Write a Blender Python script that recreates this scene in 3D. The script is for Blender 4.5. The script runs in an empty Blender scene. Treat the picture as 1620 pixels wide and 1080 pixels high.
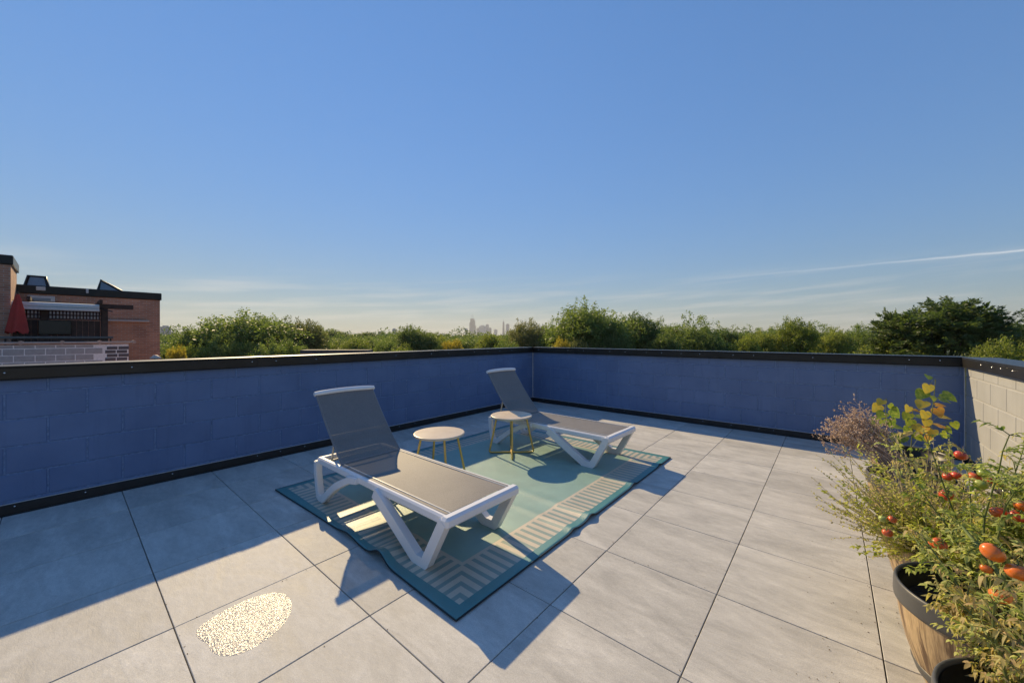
import bpy, bmesh, math, random
import numpy as np
from mathutils import Vector, Matrix
R = math.radians
random.seed(7); rng = np.random.default_rng(7)
scene = bpy.context.scene
C = scene.collection

# ------------------------------------------------------------------ camera
EYE = 1.317; YAW = 40.1; FPX = 598.0; CX, HZ = 810.0, 532.0
cam_d = bpy.data.cameras.new('camera'); cam = bpy.data.objects.new('camera', cam_d); C.objects.link(cam)
cam.location = (0, 0, EYE); cam.rotation_euler = (R(90), 0, R(YAW))
cam_d.sensor_width = 36; cam_d.lens = 36*FPX/1620; cam_d.shift_y = -8/1620
cam_d.clip_start = .05; cam_d.clip_end = 40000
scene.camera = cam
FWD = Vector((-math.sin(R(YAW)), math.cos(R(YAW)), 0)); RIGHT = Vector((math.cos(R(YAW)), math.sin(R(YAW)), 0))

# ------------------------------------------------------------------ sun, sky, exposure
SUN = Vector((-1.687, .566, 1.0)).normalized()
SUN_EL = math.asin(SUN.z); SUN_AZ = math.atan2(SUN.x, SUN.y)       # clockwise from +Y
sd = bpy.data.lights.new('sun', 'SUN'); sd.energy = 5.0; sd.angle = R(.5); sd.color = (1, .765, .43)
so = bpy.data.objects.new('sun', sd); C.objects.link(so); so.location = (-30, 10, 30)
so.rotation_euler = SUN.to_track_quat('Z', 'Y').to_euler()
scene.view_settings.view_transform = 'Standard'; scene.view_settings.look = 'None'
scene.view_settings.gamma = 1; scene.view_settings.use_curve_mapping = False
scene.view_settings.exposure = 0.32
scene.cycles.max_bounces = 8; scene.cycles.transparent_max_bounces = 12
scene.cycles.volume_bounces = 0; scene.cycles.sample_clamp_indirect = 6
scene.cycles.use_denoising = True
scene.cycles.caustics_reflective = False; scene.cycles.caustics_refractive = False

def px_dir(u, v):
    return FWD + RIGHT*((u-CX)/FPX) + Vector((0, 0, (HZ-v)/FPX))
world = bpy.data.worlds.new('World'); scene.world = world; world.use_nodes = True
def N(nt, typ, **kw):
    n = nt.nodes.new(typ)
    for k, v in kw.items():
        if k in n.inputs.keys(): n.inputs[k].default_value = v
        else: setattr(n, k, v)
    return n
def math_n(nt, op, a, b=None, clamp=False):
    n = nt.nodes.new('ShaderNodeMath'); n.operation = op; n.use_clamp = clamp
    for i, x in enumerate((a, b)):
        if x is None: continue
        if isinstance(x, (int, float)): n.inputs[i].default_value = x
        else: nt.links.new(x, n.inputs[i])
    return n.outputs[0]
def mixc(nt, fac, a, b, mode='MIX'):
    n = nt.nodes.new('ShaderNodeMix'); n.data_type = 'RGBA'; n.blend_type = mode
    for s, x in ((0, fac), (6, a), (7, b)):
        if isinstance(x, (int, float)): n.inputs[s].default_value = x
        elif isinstance(x, (tuple, list)): n.inputs[s].default_value = (*x, 1) if len(x) == 3 else x
        else: nt.links.new(x, n.inputs[s])
    return n.outputs[2]
def ramp(nt, fac, pts):
    n = nt.nodes.new('ShaderNodeValToRGB'); e = n.color_ramp.elements
    while len(e) < len(pts): e.new(.5)
    for i, (p, c) in enumerate(pts):
        e[i].position = p; e[i].color = (c, c, c, 1) if isinstance(c, (int, float)) else (*c, 1)
    nt.links.new(fac, n.inputs[0]); return n.outputs[0]
def build_world():
    nt = world.node_tree; nt.nodes.clear()
    out = N(nt, 'ShaderNodeOutputWorld'); bg = N(nt, 'ShaderNodeBackground'); bg.inputs[1].default_value = .115
    sky = N(nt, 'ShaderNodeTexSky'); sky.sky_type = 'NISHITA'; sky.sun_disc = False
    sky.sun_elevation = SUN_EL; sky.sun_rotation = SUN_AZ
    sky.air_density = 1.0; sky.dust_density = .0; sky.ozone_density = 4.0; sky.altitude = 200
    hs = N(nt, 'ShaderNodeHueSaturation'); hs.inputs["Saturation"].default_value = 1.12
    nt.links.new(sky.outputs[0], hs.inputs['Color'])
    # soft shoulder over the whole sky, as the photograph's tone mapping has: bright parts are held back
    bw = N(nt, 'ShaderNodeRGBToBW'); nt.links.new(hs.outputs[0], bw.inputs[0])
    sh = math_n(nt, 'DIVIDE', 2.35, math_n(nt, 'ADD', 1.0, math_n(nt, 'DIVIDE', bw.outputs[0], 1.45)))
    col = mixc(nt, 1., hs.outputs[0], sh, 'MULTIPLY')
    tc = N(nt, 'ShaderNodeTexCoord'); D = tc.outputs['Generated']
    sep = N(nt, 'ShaderNodeSeparateXYZ'); nt.links.new(D, sep.inputs[0])
    # thin high cirrus, stretched into low bands, kept to the few degrees above the horizon
    az = math_n(nt, 'ARCTAN2', sep.outputs[0], sep.outputs[1])
    cmb = N(nt, 'ShaderNodeCombineXYZ'); nt.links.new(math_n(nt, 'MULTIPLY', az, 3.2), cmb.inputs[0])
    tilt = math_n(nt, 'SUBTRACT', sep.outputs[2], math_n(nt, 'MULTIPLY', az, .055))
    nt.links.new(math_n(nt, 'MULTIPLY', tilt, 46.), cmb.inputs[1])
    nz = N(nt, 'ShaderNodeTexNoise', Scale=1.0, Detail=5.0, Roughness=.55); nt.links.new(cmb.outputs[0], nz.inputs['Vector'])
    nz2 = N(nt, 'ShaderNodeTexNoise', Scale=.8, Detail=1.0); nt.links.new(D, nz2.inputs['Vector'])
    band = ramp(nt, sep.outputs[2], [(0.0, 1), (.07, .85), (.16, 0)])
    cl = math_n(nt, 'MULTIPLY', ramp(nt, nz.outputs[0], [(.46, 0), (.72, 1)]), band)
    cl = math_n(nt, 'MULTIPLY', cl, .55)
    col = mixc(nt, cl, col, (6.2, 5.8, 5.2))
    # one contrail: a thin great-circle streak
    a, b = px_dir(1110, 443).normalized(), px_dir(1640, 394).normalized()
    n = a.cross(b).normalized(); mid = (a+b).normalized(); t = n.cross(mid)
    def dot(v):
        k = N(nt, 'ShaderNodeVectorMath'); k.operation = 'DOT_PRODUCT'; k.inputs[1].default_value = v; nt.links.new(D, k.inputs[0]); return k.outputs['Value']
    wob = N(nt, 'ShaderNodeTexNoise', Scale=30.0, Detail=3.0); nt.links.new(D, wob.inputs['Vector'])
    off = math_n(nt, 'ABSOLUTE', math_n(nt, 'ADD', dot(n), math_n(nt, 'MULTIPLY', math_n(nt, 'SUBTRACT', wob.outputs[0], .5), .003)))
    core = ramp(nt, math_n(nt, 'DIVIDE', off, .0024), [(0.15, 1), (1.0, 0)])
    along = ramp(nt, math_n(nt, 'ADD', math_n(nt, 'MULTIPLY', dot(t), 1.0 if t.dot(b) > 0 else -1.0), .5), [(.22, 0), (.55, .22), (.72, .6), (1, .8)])
    front = math_n(nt, 'GREATER_THAN', dot(mid), .3)
    cf = math_n(nt, 'MULTIPLY', math_n(nt, 'MULTIPLY', core, along), math_n(nt, 'MULTIPLY', front, .55))
    col = mixc(nt, cf, col, (9., 8.7, 8.3))
    nt.links.new(col, bg.inputs[0]); nt.links.new(bg.outputs[0], out.inputs[0])
build_world()

# ------------------------------------------------------------------ helpers
MATS = {}
def mat(name, fn):
    if name in MATS: return MATS[name]
    m = bpy.data.materials.new(name); m.use_nodes = True; nt = m.node_tree; nt.nodes.clear()
    out = nt.nodes.new('ShaderNodeOutputMaterial'); p = nt.nodes.new('ShaderNodeBsdfPrincipled')
    nt.links.new(p.outputs[0], out.inputs[0]); fn(nt, p, out); MATS[name] = m; return m
def bump(nt, p, h, strength=.3, dist=.01):
    b = nt.nodes.new('ShaderNodeBump'); b.inputs['Strength'].default_value = strength; b.inputs['Distance'].default_value = dist
    nt.links.new(h, b.inputs['Height']); nt.links.new(b.outputs[0], p.inputs['Normal']); return b
def pos(nt, obj=False, scale=None):
    if obj: v = nt.nodes.new('ShaderNodeTexCoord').outputs['Object']
    else: v = nt.nodes.new('ShaderNodeNewGeometry').outputs['Position']
    if scale is not None:
        m = nt.nodes.new('ShaderNodeMapping'); m.inputs['Scale'].default_value = scale; nt.links.new(v, m.inputs[0]); v = m.outputs[0]
    return v
def noise(nt, v, scale, detail=4., rough=.55, dist=0.):
    n = N(nt, 'ShaderNodeTexNoise', Scale=scale, Detail=detail, Roughness=rough, Distortion=dist)
    if v is not None: nt.links.new(v, n.inputs['Vector'])
    return n.outputs[0]
def simple(name, c, rough=.5, metal=0., var=.12, nscale=20., bstr=0., bscale=200., spec=.5):
    def fn(nt, p, out):
        v = pos(nt)
        f = ramp(nt, noise(nt, v, nscale), [(.3, 1-var), (.7, 1+var)])
        nt.links.new(mixc(nt, 1., c, f, 'MULTIPLY'), p.inputs['Base Color'])
        p.inputs['Roughness'].default_value = rough; p.inputs['Metallic'].default_value = metal
        p.inputs['Specular IOR Level'].default_value = spec
        if bstr: bump(nt, p, noise(nt, v, bscale, 3.), bstr, .003)
    return mat(name, fn)

class MB:
    def __init__(s): s.v = []; s.f = []; s.mi = []; s.sm = []
    def add(s, vs, fs, mi=0, sm=False):
        o = len(s.v); s.v += [tuple(x) for x in vs]; s.f += [tuple(i+o for i in f) for f in fs]
        s.mi += [mi]*len(fs); s.sm += [sm]*len(fs)
    def box(s, a, b, mi=0):
        (x0, y0, z0), (x1, y1, z1) = a, b
        s.add([(x0,y0,z0),(x1,y0,z0),(x1,y1,z0),(x0,y1,z0),(x0,y0,z1),(x1,y0,z1),(x1,y1,z1),(x0,y1,z1)],
              [(0,3,2,1),(4,5,6,7),(0,1,5,4),(1,2,6,5),(2,3,7,6),(3,0,4,7)], mi)
    def bbox(s, a, b, w=.004, mi=0):
        # bevelled box
        bm = bmesh.new(); bmesh.ops.create_cube(bm, size=1)
        c = [(a[i]+b[i])/2 for i in range(3)]; d = [abs(b[i]-a[i]) for i in range(3)]
        for v in bm.verts: v.co = Vector((c[i]+v.co[i]*d[i] for i in range(3)))
        bmesh.ops.bevel(bm, geom=list(bm.edges), offset=w, segments=1, affect='EDGES')
        bm.verts.ensure_lookup_table()
        s.add([v.co[:] for v in bm.verts], [[v.index for v in f.verts] for f in bm.faces], mi); bm.free()
    def tube(s, pts, r, n=8, mi=0, cap=True, sm=True):
        pts = [Vector(p) for p in pts]; rs = r if isinstance(r, (list, tuple)) else [r]*len(pts)
        prev = None; rings = []
        for i, p in enumerate(pts):
            t = (pts[min(i+1, len(pts)-1)] - pts[max(i-1, 0)])
            t = t.normalized() if t.length > 1e-9 else Vector((0, 0, 1))
            if prev is None:
                a = Vector((0, 0, 1)) if abs(t.z) < .9 else Vector((1, 0, 0)); u = t.cross(a).normalized()
            else:
                u = prev - t*prev.dot(t)
                u = u.normalized() if u.length > 1e-6 else t.orthogonal().normalized()
            prev = u; w = t.cross(u)
            rings.append([p + (u*math.cos(2*math.pi*k/n) + w*math.sin(2*math.pi*k/n))*rs[i] for k in range(n)])
        vs = [v for g in rings for v in g]; fs = []
        for i in range(len(pts)-1):
            for k in range(n): fs.append((i*n+k, i*n+(k+1) % n, (i+1)*n+(k+1) % n, (i+1)*n+k))
        s.add(vs, fs, mi, sm)
        if cap: s.add(rings[0], [tuple(range(n))[::-1]], mi); s.add(rings[-1], [tuple(range(n))], mi)
    def lathe(s, prof, n=32, c=(0, 0, 0), mi=0, sm=True):
        vs = []; fs = []
        for r, z in prof:
            for k in range(n):
                a = 2*math.pi*k/n; vs.append((c[0]+r*math.cos(a), c[1]+r*math.sin(a), c[2]+z))
        for i in range(len(prof)-1):
            for k in range(n): fs.append((i*n+k, i*n+(k+1) % n, (i+1)*n+(k+1) % n, (i+1)*n+k))
        s.add(vs, fs, mi, sm)
    def mesh(s, name, mats):
        me = bpy.data.meshes.new(name); me.from_pydata(s.v, [], s.f)
        for m in (mats if isinstance(mats, (list, tuple)) else [mats]): me.materials.append(m)
        me.polygons.foreach_set('material_index', s.mi); me.polygons.foreach_set('use_smooth', s.sm); me.update(); return me
    def build(s, name, mats, parent=None, loc=None):
        return link(name, s.mesh(name, mats), parent, loc)
def link(name, me, parent=None, loc=None):
    o = bpy.data.objects.new(name, me); C.objects.link(o)
    if parent is not None: o.parent = parent
    if loc is not None: o.location = loc
    return o
def tag(o, label=None, cat=None, group=None, kind=None):
    for k, v in (('label', label), ('category', cat), ('group', group), ('kind', kind)):
        if v: o[k] = v
    return o
def empty(name, loc=(0, 0, 0), rz=0, label=None, cat=None, group=None):
    o = bpy.data.objects.new(name, None); C.objects.link(o); o.location = loc; o.rotation_euler = (0, 0, rz)
    o.empty_display_size = .1
    return tag(o, label, cat, group)
def copy_tree(o, parent=None):
    c = o.copy(); C.objects.link(c)
    if parent is not None: c.parent = parent
    for ch in list(o.children): copy_tree(ch, c)
    return c
def profile_sweep(prof2d, y0, y1, bev=.004):
    """extrude a closed 2-D outline (x,z) from y0 to y1 with bevelled edges; returns an MB"""
    bm = bmesh.new(); vs = [bm.verts.new((x, y0, z)) for x, z in prof2d]; f = bm.faces.new(vs)
    r = bmesh.ops.extrude_face_region(bm, geom=[f])
    for v in [g for g in r['geom'] if isinstance(g, bmesh.types.BMVert)]: v.co.y = y1
    bmesh.ops.recalc_face_normals(bm, faces=list(bm.faces))
    es = [e for e in bm.edges if len(e.link_faces) == 2 and e.calc_face_angle(0) > .5]
    if bev: bmesh.ops.bevel(bm, geom=es, offset=bev, segments=2, affect='EDGES', clamp_overlap=True)
    m = MB(); bm.verts.ensure_lookup_table(); bm.verts.index_update()
    m.add([v.co[:] for v in bm.verts], [[v.index for v in fa.verts] for fa in bm.faces]); bm.free(); return m
def offset_poly(pts, w):
    """outline of an open 2-D polyline with width(s) w"""
    ws = w if isinstance(w, (list, tuple)) else [w]*len(pts)
    L, Rr = [], []
    for i, p in enumerate(pts):
        p = Vector(p)
        d0 = (p-Vector(pts[i-1])).normalized() if i else None
        d1 = (Vector(pts[i+1])-p).normalized() if i < len(pts)-1 else None
        if d0 is None: d0 = d1
        if d1 is None: d1 = d0
        n0 = Vector((-d0.y, d0.x)); n1 = Vector((-d1.y, d1.x)); b = (n0+n1).normalized()
        k = ws[i]/2/max(b.dot(n0), .45)
        L.append(p+b*k); Rr.append(p-b*k)
    return [(q.x, q.y) for q in L + Rr[::-1]]

# ------------------------------------------------------------------ materials
def m_paver(nt, p, out):
    v = pos(nt); oi = nt.nodes.new('ShaderNodeObjectInfo')
    off = nt.nodes.new('ShaderNodeVectorMath'); off.operation = 'SCALE'; off.inputs[0].default_value = (17, 31, 5); nt.links.new(oi.outputs['Random'], off.inputs[3])
    ad = nt.nodes.new('ShaderNodeVectorMath'); ad.operation = 'ADD'; nt.links.new(v, ad.inputs[0]); nt.links.new(off.outputs[0], ad.inputs[1])
    mp = nt.nodes.new('ShaderNodeMapping'); mp.inputs['Scale'].default_value = (1, 2.6, 1); mp.inputs['Rotation'].default_value = (0, 0, .6); nt.links.new(ad.outputs[0], mp.inputs[0])
    big = noise(nt, mp.outputs[0], 2.2, 6., .62, .6); fine = noise(nt, ad.outputs[0], 260., 2.)
    mid = noise(nt, mp.outputs[0], 14., 6., .7)
    c = mixc(nt, ramp(nt, big, [(.32, 0), (.70, 1)]), (.42, .408, .378), (.61, .595, .555))
    c = mixc(nt, 1., c, ramp(nt, oi.outputs['Random'], [(0, .90), (1, 1.05)]), 'MULTIPLY')
    c = mixc(nt, 1., c, ramp(nt, fine, [(.3, .86), (.7, 1.12)]), 'MULTIPLY')
    nt.links.new(mixc(nt, 1., c, ramp(nt, mid, [(.3, .89), (.7, 1.08)]), 'MULTIPLY'), p.inputs['Base Color'])
    nt.links.new(ramp(nt, big, [(.3, .60), (.7, .78)]), p.inputs['Roughness'])
    p.inputs['Specular IOR Level'].default_value = .26
    h = math_n(nt, 'ADD', math_n(nt, 'MULTIPLY', mid, .8), math_n(nt, 'ADD', math_n(nt, 'MULTIPLY', fine, .25), math_n(nt, 'MULTIPLY', big, 1.4)))
    bump(nt, p, h, .62, .0042)
M_PAVER = mat('slate_look_porcelain', m_paver)
def m_wall(c1, c2, c3):
    def fn(nt, p, out):
        v = pos(nt); oi = nt.nodes.new('ShaderNodeObjectInfo')
        c = mixc(nt, ramp(nt, noise(nt, v, 3., 5.), [(.3, 0), (.7, 1)]), c1, c2)
        c = mixc(nt, 1., c, ramp(nt, oi.outputs['Random'], [(0, .965), (1, 1.03)]), 'MULTIPLY')
        st = noise(nt, pos(nt, scale=(9, 9, .8)), 2.0, 4.)
        c = mixc(nt, ramp(nt, st, [(.56, 0), (.78, .45)]), c, c3)
        nt.links.new(c, p.inputs['Base Color']); p.inputs['Roughness'].default_value = .6
        h = math_n(nt, 'ADD', noise(nt, v, 120., 3.), math_n(nt, 'MULTIPLY', noise(nt, v, 30., 3.), .6))
        bump(nt, p, h, .35, .004)
    return fn
M_WALL = mat('grey_painted_masonry', m_wall((.31, .315, .315), (.355, .36, .36), (.27, .27, .265)))
M_WALL_SHADE = mat('masonry_blue_shade_tint', m_wall((.105, .160, .295), (.135, .200, .350), (.085, .125, .225)))  # blue skylit shade put into the wall colour of the left and far parapets
M_MORTAR_SHADE = simple('mortar_blue_shade_tint', (.15, .215, .35), .7, var=.3, nscale=40, bstr=.3)  # mortar of those walls, tinted with the same blue shade
M_MORTAR = simple('painted_mortar', (.33, .33, .32), .75, var=.1, nscale=40, bstr=.3)
M_COPING = simple('black_metal', (.016, .015, .014), .36, var=.3, nscale=6, bstr=.08, bscale=12, spec=.35)
M_FLASH = simple('black_flashing', (.014, .014, .014), .45, var=.3, nscale=10)
M_SCREW = simple('zinc_screw', (.7, .7, .7), .25, 1.)
M_MEMB = simple('dark_membrane', (.012, .011, .010), .8)
M_CAULK = simple('grey_sealant', (.5, .5, .5), .5)
M_EDGE = simple('galvanised_edge', (.45, .45, .44), .4, .5)
M_WHITE = simple('white_resin', (.78, .77, .77), .32, var=.03, nscale=8, bstr=.04, bscale=60)
def m_sling(nt, p, out, see=.05):
    v = pos(nt, True)
    wv = noise(nt, v, 260., 2.)
    c = mixc(nt, ramp(nt, wv, [(.35, 0), (.65, 1)]), (.14, .130, .123), (.225, .208, .19))
    c = mixc(nt, 1., c, ramp(nt, noise(nt, v, 6.), [(.3, .93), (.7, 1.06)]), 'MULTIPLY')
    nt.links.new(c, p.inputs['Base Color']); p.inputs['Roughness'].default_value = .55
    tr = nt.nodes.new('ShaderNodeBsdfTransparent'); mx = nt.nodes.new('ShaderNodeMixShader'); mx.inputs[0].default_value = see
    nt.links.new(p.outputs[0], mx.inputs[1]); nt.links.new(tr.outputs[0], mx.inputs[2]); nt.links.new(mx.outputs[0], out.inputs[0])
M_SLING = mat('taupe_mesh_sling', m_sling); M_SEAT = mat('taupe_seat_sling', lambda nt, p, out: m_sling(nt, p, out, 0.))
M_GOLD = simple('brass_paint', (.62, .44, .13), .35, .55, var=.06)
def m_top(nt, p, out):
    v = pos(nt, True)
    c = mixc(nt, ramp(nt, noise(nt, v, 10., 4.), [(.3, 0), (.7, 1)]), (.60, .49, .36), (.68, .57, .43))
    nt.links.new(c, p.inputs['Base Color']); p.inputs['Roughness'].default_value = .38
M_TOP = mat('cream_tabletop', m_top)
RUG_HX, RUG_HY = 1.155, 1.528
def m_rug(nt, p, out):
    v = pos(nt, True); sx = nt.nodes.new('ShaderNodeSeparateXYZ'); nt.links.new(v, sx.inputs[0])
    dx = math_n(nt, 'SUBTRACT', RUG_HX, math_n(nt, 'ABSOLUTE', sx.outputs[0])); dy = math_n(nt, 'SUBTRACT', RUG_HY, math_n(nt, 'ABSOLUTE', sx.outputs[1]))
    d = math_n(nt, 'MINIMUM', dx, dy); s = math_n(nt, 'MAXIMUM', dx, dy)
    band = math_n(nt, 'MULTIPLY', math_n(nt, 'GREATER_THAN', d, .065), math_n(nt, 'LESS_THAN', d, .31))
    stripe = math_n(nt, 'LESS_THAN', math_n(nt, 'FRACT', math_n(nt, 'DIVIDE', s, .064)), .56)
    inner = math_n(nt, 'MULTIPLY', math_n(nt, 'GREATER_THAN', d, .285), math_n(nt, 'LESS_THAN', d, .31))
    beige = math_n(nt, 'MULTIPLY', band, math_n(nt, 'MAXIMUM', stripe, inner))
    field = math_n(nt, 'GREATER_THAN', d, .31)
    teal = mixc(nt, field, (.05, .24, .245), (.26, .43, .365))
    wz = N(nt, 'ShaderNodeTexWave', Scale=55.); wz.bands_direction = 'X'; nt.links.new(v, wz.inputs[0])
    wy = N(nt, 'ShaderNodeTexWave', Scale=80.); wy.bands_direction = 'Y'; nt.links.new(v, wy.inputs[0])
    weave = math_n(nt, 'MULTIPLY', wz.outputs[1], math_n(nt, 'ADD', .4, math_n(nt, 'MULTIPLY', wy.outputs[1], .6)))
    bandc = mixc(nt, beige, mixc(nt, .35, (.05, .24, .24), (.56, .49, .38)), (.62, .54, .41))
    c = mixc(nt, band, teal, bandc)
    c = mixc(nt, 1., c, ramp(nt, noise(nt, v, 5., 4.), [(.3, .9), (.7, 1.1)]), 'MULTIPLY')
    c = mixc(nt, 1., c, ramp(nt, weave, [(0, .80), (1, 1.12)]), 'MULTIPLY')
    nt.links.new(c, p.inputs['Base Color']); p.inputs['Roughness'].default_value = .42; p.inputs['Specular IOR Level'].default_value = .9; p.inputs['Coat Weight'].default_value = .35; p.inputs['Coat Roughness'].default_value = .45
    bump(nt, p, weave, .5, .002)
M_RUG = mat('woven_teal_rug', m_rug)
M_BIND = simple('dark_binding', (.012, .022, .026), .7)
def m_stave(nt, p, out):
    v = pos(nt, True); sx = nt.nodes.new('ShaderNodeSeparateXYZ'); nt.links.new(v, sx.inputs[0])
    a = math_n(nt, 'ARCTAN2', sx.outputs[1], sx.outputs[0]); cb = nt.nodes.new('ShaderNodeCombineXYZ')
    nt.links.new(math_n(nt, 'MULTIPLY', a, 3.4), cb.inputs[0]); nt.links.new(math_n(nt, 'MULTIPLY', sx.outputs[2], 1.6), cb.inputs[1])
    g = noise(nt, cb.outputs[0], 3.2, 6., .6, .8); g2 = noise(nt, cb.outputs[0], 22., 3.)
    c = mixc(nt, ramp(nt, g, [(.40, 0), (.58, 1)]), (.13, .075, .038), (.50, .36, .20))
    c = mixc(nt, 1., c, ramp(nt, g2, [(.3, .75), (.7, 1.1)]), 'MULTIPLY')
    seam = math_n(nt, 'ABSOLUTE', math_n(nt, 'SUBTRACT', math_n(nt, 'FRACT', math_n(nt, 'MULTIPLY', a, 14/(2*math.pi))), .5))
    c = mixc(nt, ramp(nt, seam, [(.0, .6), (.03, 0)]), c, (.10, .06, .03))
    nt.links.new(c, p.inputs['Base Color']); p.inputs['Roughness'].default_value = .42
    bump(nt, p, g2, .2, .002)
M_STAVE = mat('wood_look_barrel', m_stave)
M_HOOP = simple('dark_grey_hoop', (.075, .075, .075), .42, var=.1, nscale=15)
M_POTIN = simple('black_plastic', (.012, .012, .013), .45)
M_SOIL = simple('potting_soil', (.022, .016, .012), .95, var=.5, nscale=120, bstr=1., bscale=150)
def m_leaf(name, c1, c2, c3=None, trans=.45, rough=.5, spec=.35):
    def fn(nt, p, out):
        at = nt.nodes.new('ShaderNodeAttribute'); at.attribute_name = 'tint'
        oi = nt.nodes.new('ShaderNodeObjectInfo')
        pts = [(0, c1), (1, c2)] if c3 is None else [(0, c1), (.55, c2), (1, c3)]
        c = ramp(nt, at.outputs['Fac'], pts)
        c = mixc(nt, 1., c, ramp(nt, oi.outputs['Random'], [(0, (.85, .9, .85)), (1, (1.12, 1.08, 1.1))]), 'MULTIPLY')
        nt.links.new(c, p.inputs['Base Color']); p.inputs['Roughness'].default_value = rough; p.inputs['Specular IOR Level'].default_value = spec
        tl = nt.nodes.new('ShaderNodeBsdfTranslucent'); nt.links.new(mixc(nt, 1., c, (1.15, 1.25, .6), 'MULTIPLY'), tl.inputs[0])
        mx = nt.nodes.new('ShaderNodeMixShader'); mx.inputs[0].default_value = trans
        nt.links.new(p.outputs[0], mx.inputs[1]); nt.links.new(tl.outputs[0], mx.inputs[2]); nt.links.new(mx.outputs[0], out.inputs[0])
    return mat(name, fn)
M_BARK = simple('bark', (.085, .065, .05), .9, var=.3, nscale=9, bstr=.6, bscale=25)

# ------------------------------------------------------------------ terrace floor of separate pavers
XL, YB, XR = -4.65, 6.18, 1.10       # inner faces of the three parapets
Y0 = -3.0
floor_bm = MB(); floor_bm.box((XL-.25, Y0-.5, -11.), (XR+.3, YB+.3, -.055))
floor = tag(floor_bm.build('terrace_floor', M_MEMB), kind='structure')
T = .61; G = .0045; GX, GY = -.444, 2.153
pv = {}
def paver(w, d):
    k = (round(w, 3), round(d, 3))
    if k not in pv:
        b = MB(); b.bbox((-w/2, -d/2, -.02), (w/2, d/2, 0), .0016); pv[k] = b.mesh('paver', M_PAVER)
    return pv[k]
ed = [XL+.035] + [GX+T*k for k in range(-20, 20) if XL+.08 < GX+T*k < XR-.06] + [XR-.012]
ey = [GY+T*k for k in range(-20, 20) if Y0 < GY+T*k < YB-.08] + [YB-.035]
for i in range(len(ed)-1):
    for j in range(len(ey)-1):
        w, d = ed[i+1]-ed[i]-G, ey[j+1]-ey[j]-G
        o = link('paver', paver(w, d), floor, ((ed[i]+ed[i+1])/2, (ey[j]+ey[j+1])/2, random.uniform(-.0008, .0004)))
        o.rotation_euler = (random.uniform(-.0012, .0012), random.uniform(-.0012, .0012), random.uniform(-.0006, .0006))

# ------------------------------------------------------------------ parapet walls of separate blocks
BL, BH = .4064, .2
COURSES = [-.103, .097, .297, .497, .697, .897]
bk = {}
def block_mesh(l, h, m):
    k = (round(l, 3), round(h, 3), m.name)
    if k not in bk:
        b = MB(); b.bbox((0, -.19, 0), (l-.010, 0, h-.010), .0045); bk[k] = b.mesh('block', m)
    return bk[k]
screw_b = MB(); screw_b.lathe([(.0001, .004), (.0045, .0035), (.006, 0)], 8); SCREW = screw_b.mesh('screw', M_SCREW)
def parapet(label, loc, rz, L, phase, m=M_WALL_SHADE, mm=M_MORTAR_SHADE):
    """local x along the wall, local +y towards the terrace, face at y=0"""
    root = empty('parapet_wall', loc, rz, label, 'wall')
    core = MB(); core.box((0, -.186, -.1), (L, -.0045, 1.07)); core.build('mortar_core', mm, root)
    for ci, z in enumerate(COURSES):
        ph = phase + (0 if ci % 2 == 0 else BL/2)          # COURSES[4] (.697) has joints at 'phase'
        x = (ph % BL) - BL
        h = BH if ci < 5 else .17
        while x < L:
            a, b = max(x, 0), min(x+BL, L)
            if b-a > .03: link('block', block_mesh(b-a, h, m), root, (a, 0, z+.0045))
            x += BL
    cp = MB()
    cp.bbox((-.02, -.225, 1.085), (L+.02, .032, 1.098), .003); cp.bbox((-.02, .018, 1.0), (L+.02, .0315, 1.0845), .003); cp.bbox((-.02, -.2245, 1.0), (L+.02, -.212, 1.0845), .003)
    cp.bbox((-.02, .0185, .9935), (L+.02, .038, .9995), .002)
    co = cp.build('coping', M_COPING, root)
    fl = MB(); fl.bbox((.0, .001, -.03), (L, .013, .076), .003); fl.bbox((.0, .0135, -.03), (L, .03, .004), .002)
    f = fl.build('base_flashing', M_FLASH, root)
    ge = MB(); ge.bbox((0, .001, .0765), (L, .009, .0815), .001); ge.build('sealant_bead', M_CAULK, f)
    for k in range(1, int(L/2.4)+1):
        sm_ = MB(); sm_.bbox((2.4*k-.06, -.228, 1.0985), (2.4*k+.06, .0345, 1.1005), .0008); sm_.bbox((2.4*k-.06, .0322, 1.0), (2.4*k+.06, .0342, 1.098), .0006); sm_.build('seam_cover', M_COPING, co)
    n = int(L/.3); rs = random.Random(int(L*100))
    for i in range(n):
        for (yy, zz, pr, q) in ((.0318, 1.052, co, .45), (.0133, .052, f, .8)):
            if rs.random() < q:
                s = link('screw', SCREW, pr, (.12+i*.3+rs.uniform(-.08, .08), yy, zz+rs.uniform(-.004, .004))); s.rotation_euler = (R(-90), 0, 0)
    return root
# left wall: local x runs -Y so that +y(local) = +X world
LL = YB+.0-Y0
parapet('long concrete-block parapet, blue shade put into its colour, behind both lounger headrests, topped with black coping', (XL, YB, 0), R(-90), LL, (YB-.529) % BL)
parapet('concrete-block parapet, blue shade put into its colour, closing the far end of the terrace under black coping', (XR, YB, 0), R(180), XR-XL, (XR+1.584) % BL)
parapet('sunlit grey concrete-block parapet behind the row of barrel planters', (XR, Y0, 0), R(90), YB-Y0, (5.37-Y0) % BL, M_WALL, M_MORTAR)
cs = MB(); cs.tube([(XL+.006, YB-.006, .08), (XL+.006, YB-.006, .99)], .007, 6)
tag(cs.build('corner_sealant', M_CAULK), 'thin grey sealant line up the corner between the two shaded parapets', 'sealant', 'corner sealant lines')
cs = MB(); cs.tube([(XR-.008, YB-.005, .08), (XR-.005, YB-.009, .5), (XR-.008, YB-.006, .99)], .006, 6)
tag(cs.build('corner_sealant', M_CAULK), 'thin grey sealant line where shaded parapet meets sunlit parapet behind the planters', 'sealant', 'corner sealant lines')

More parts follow.
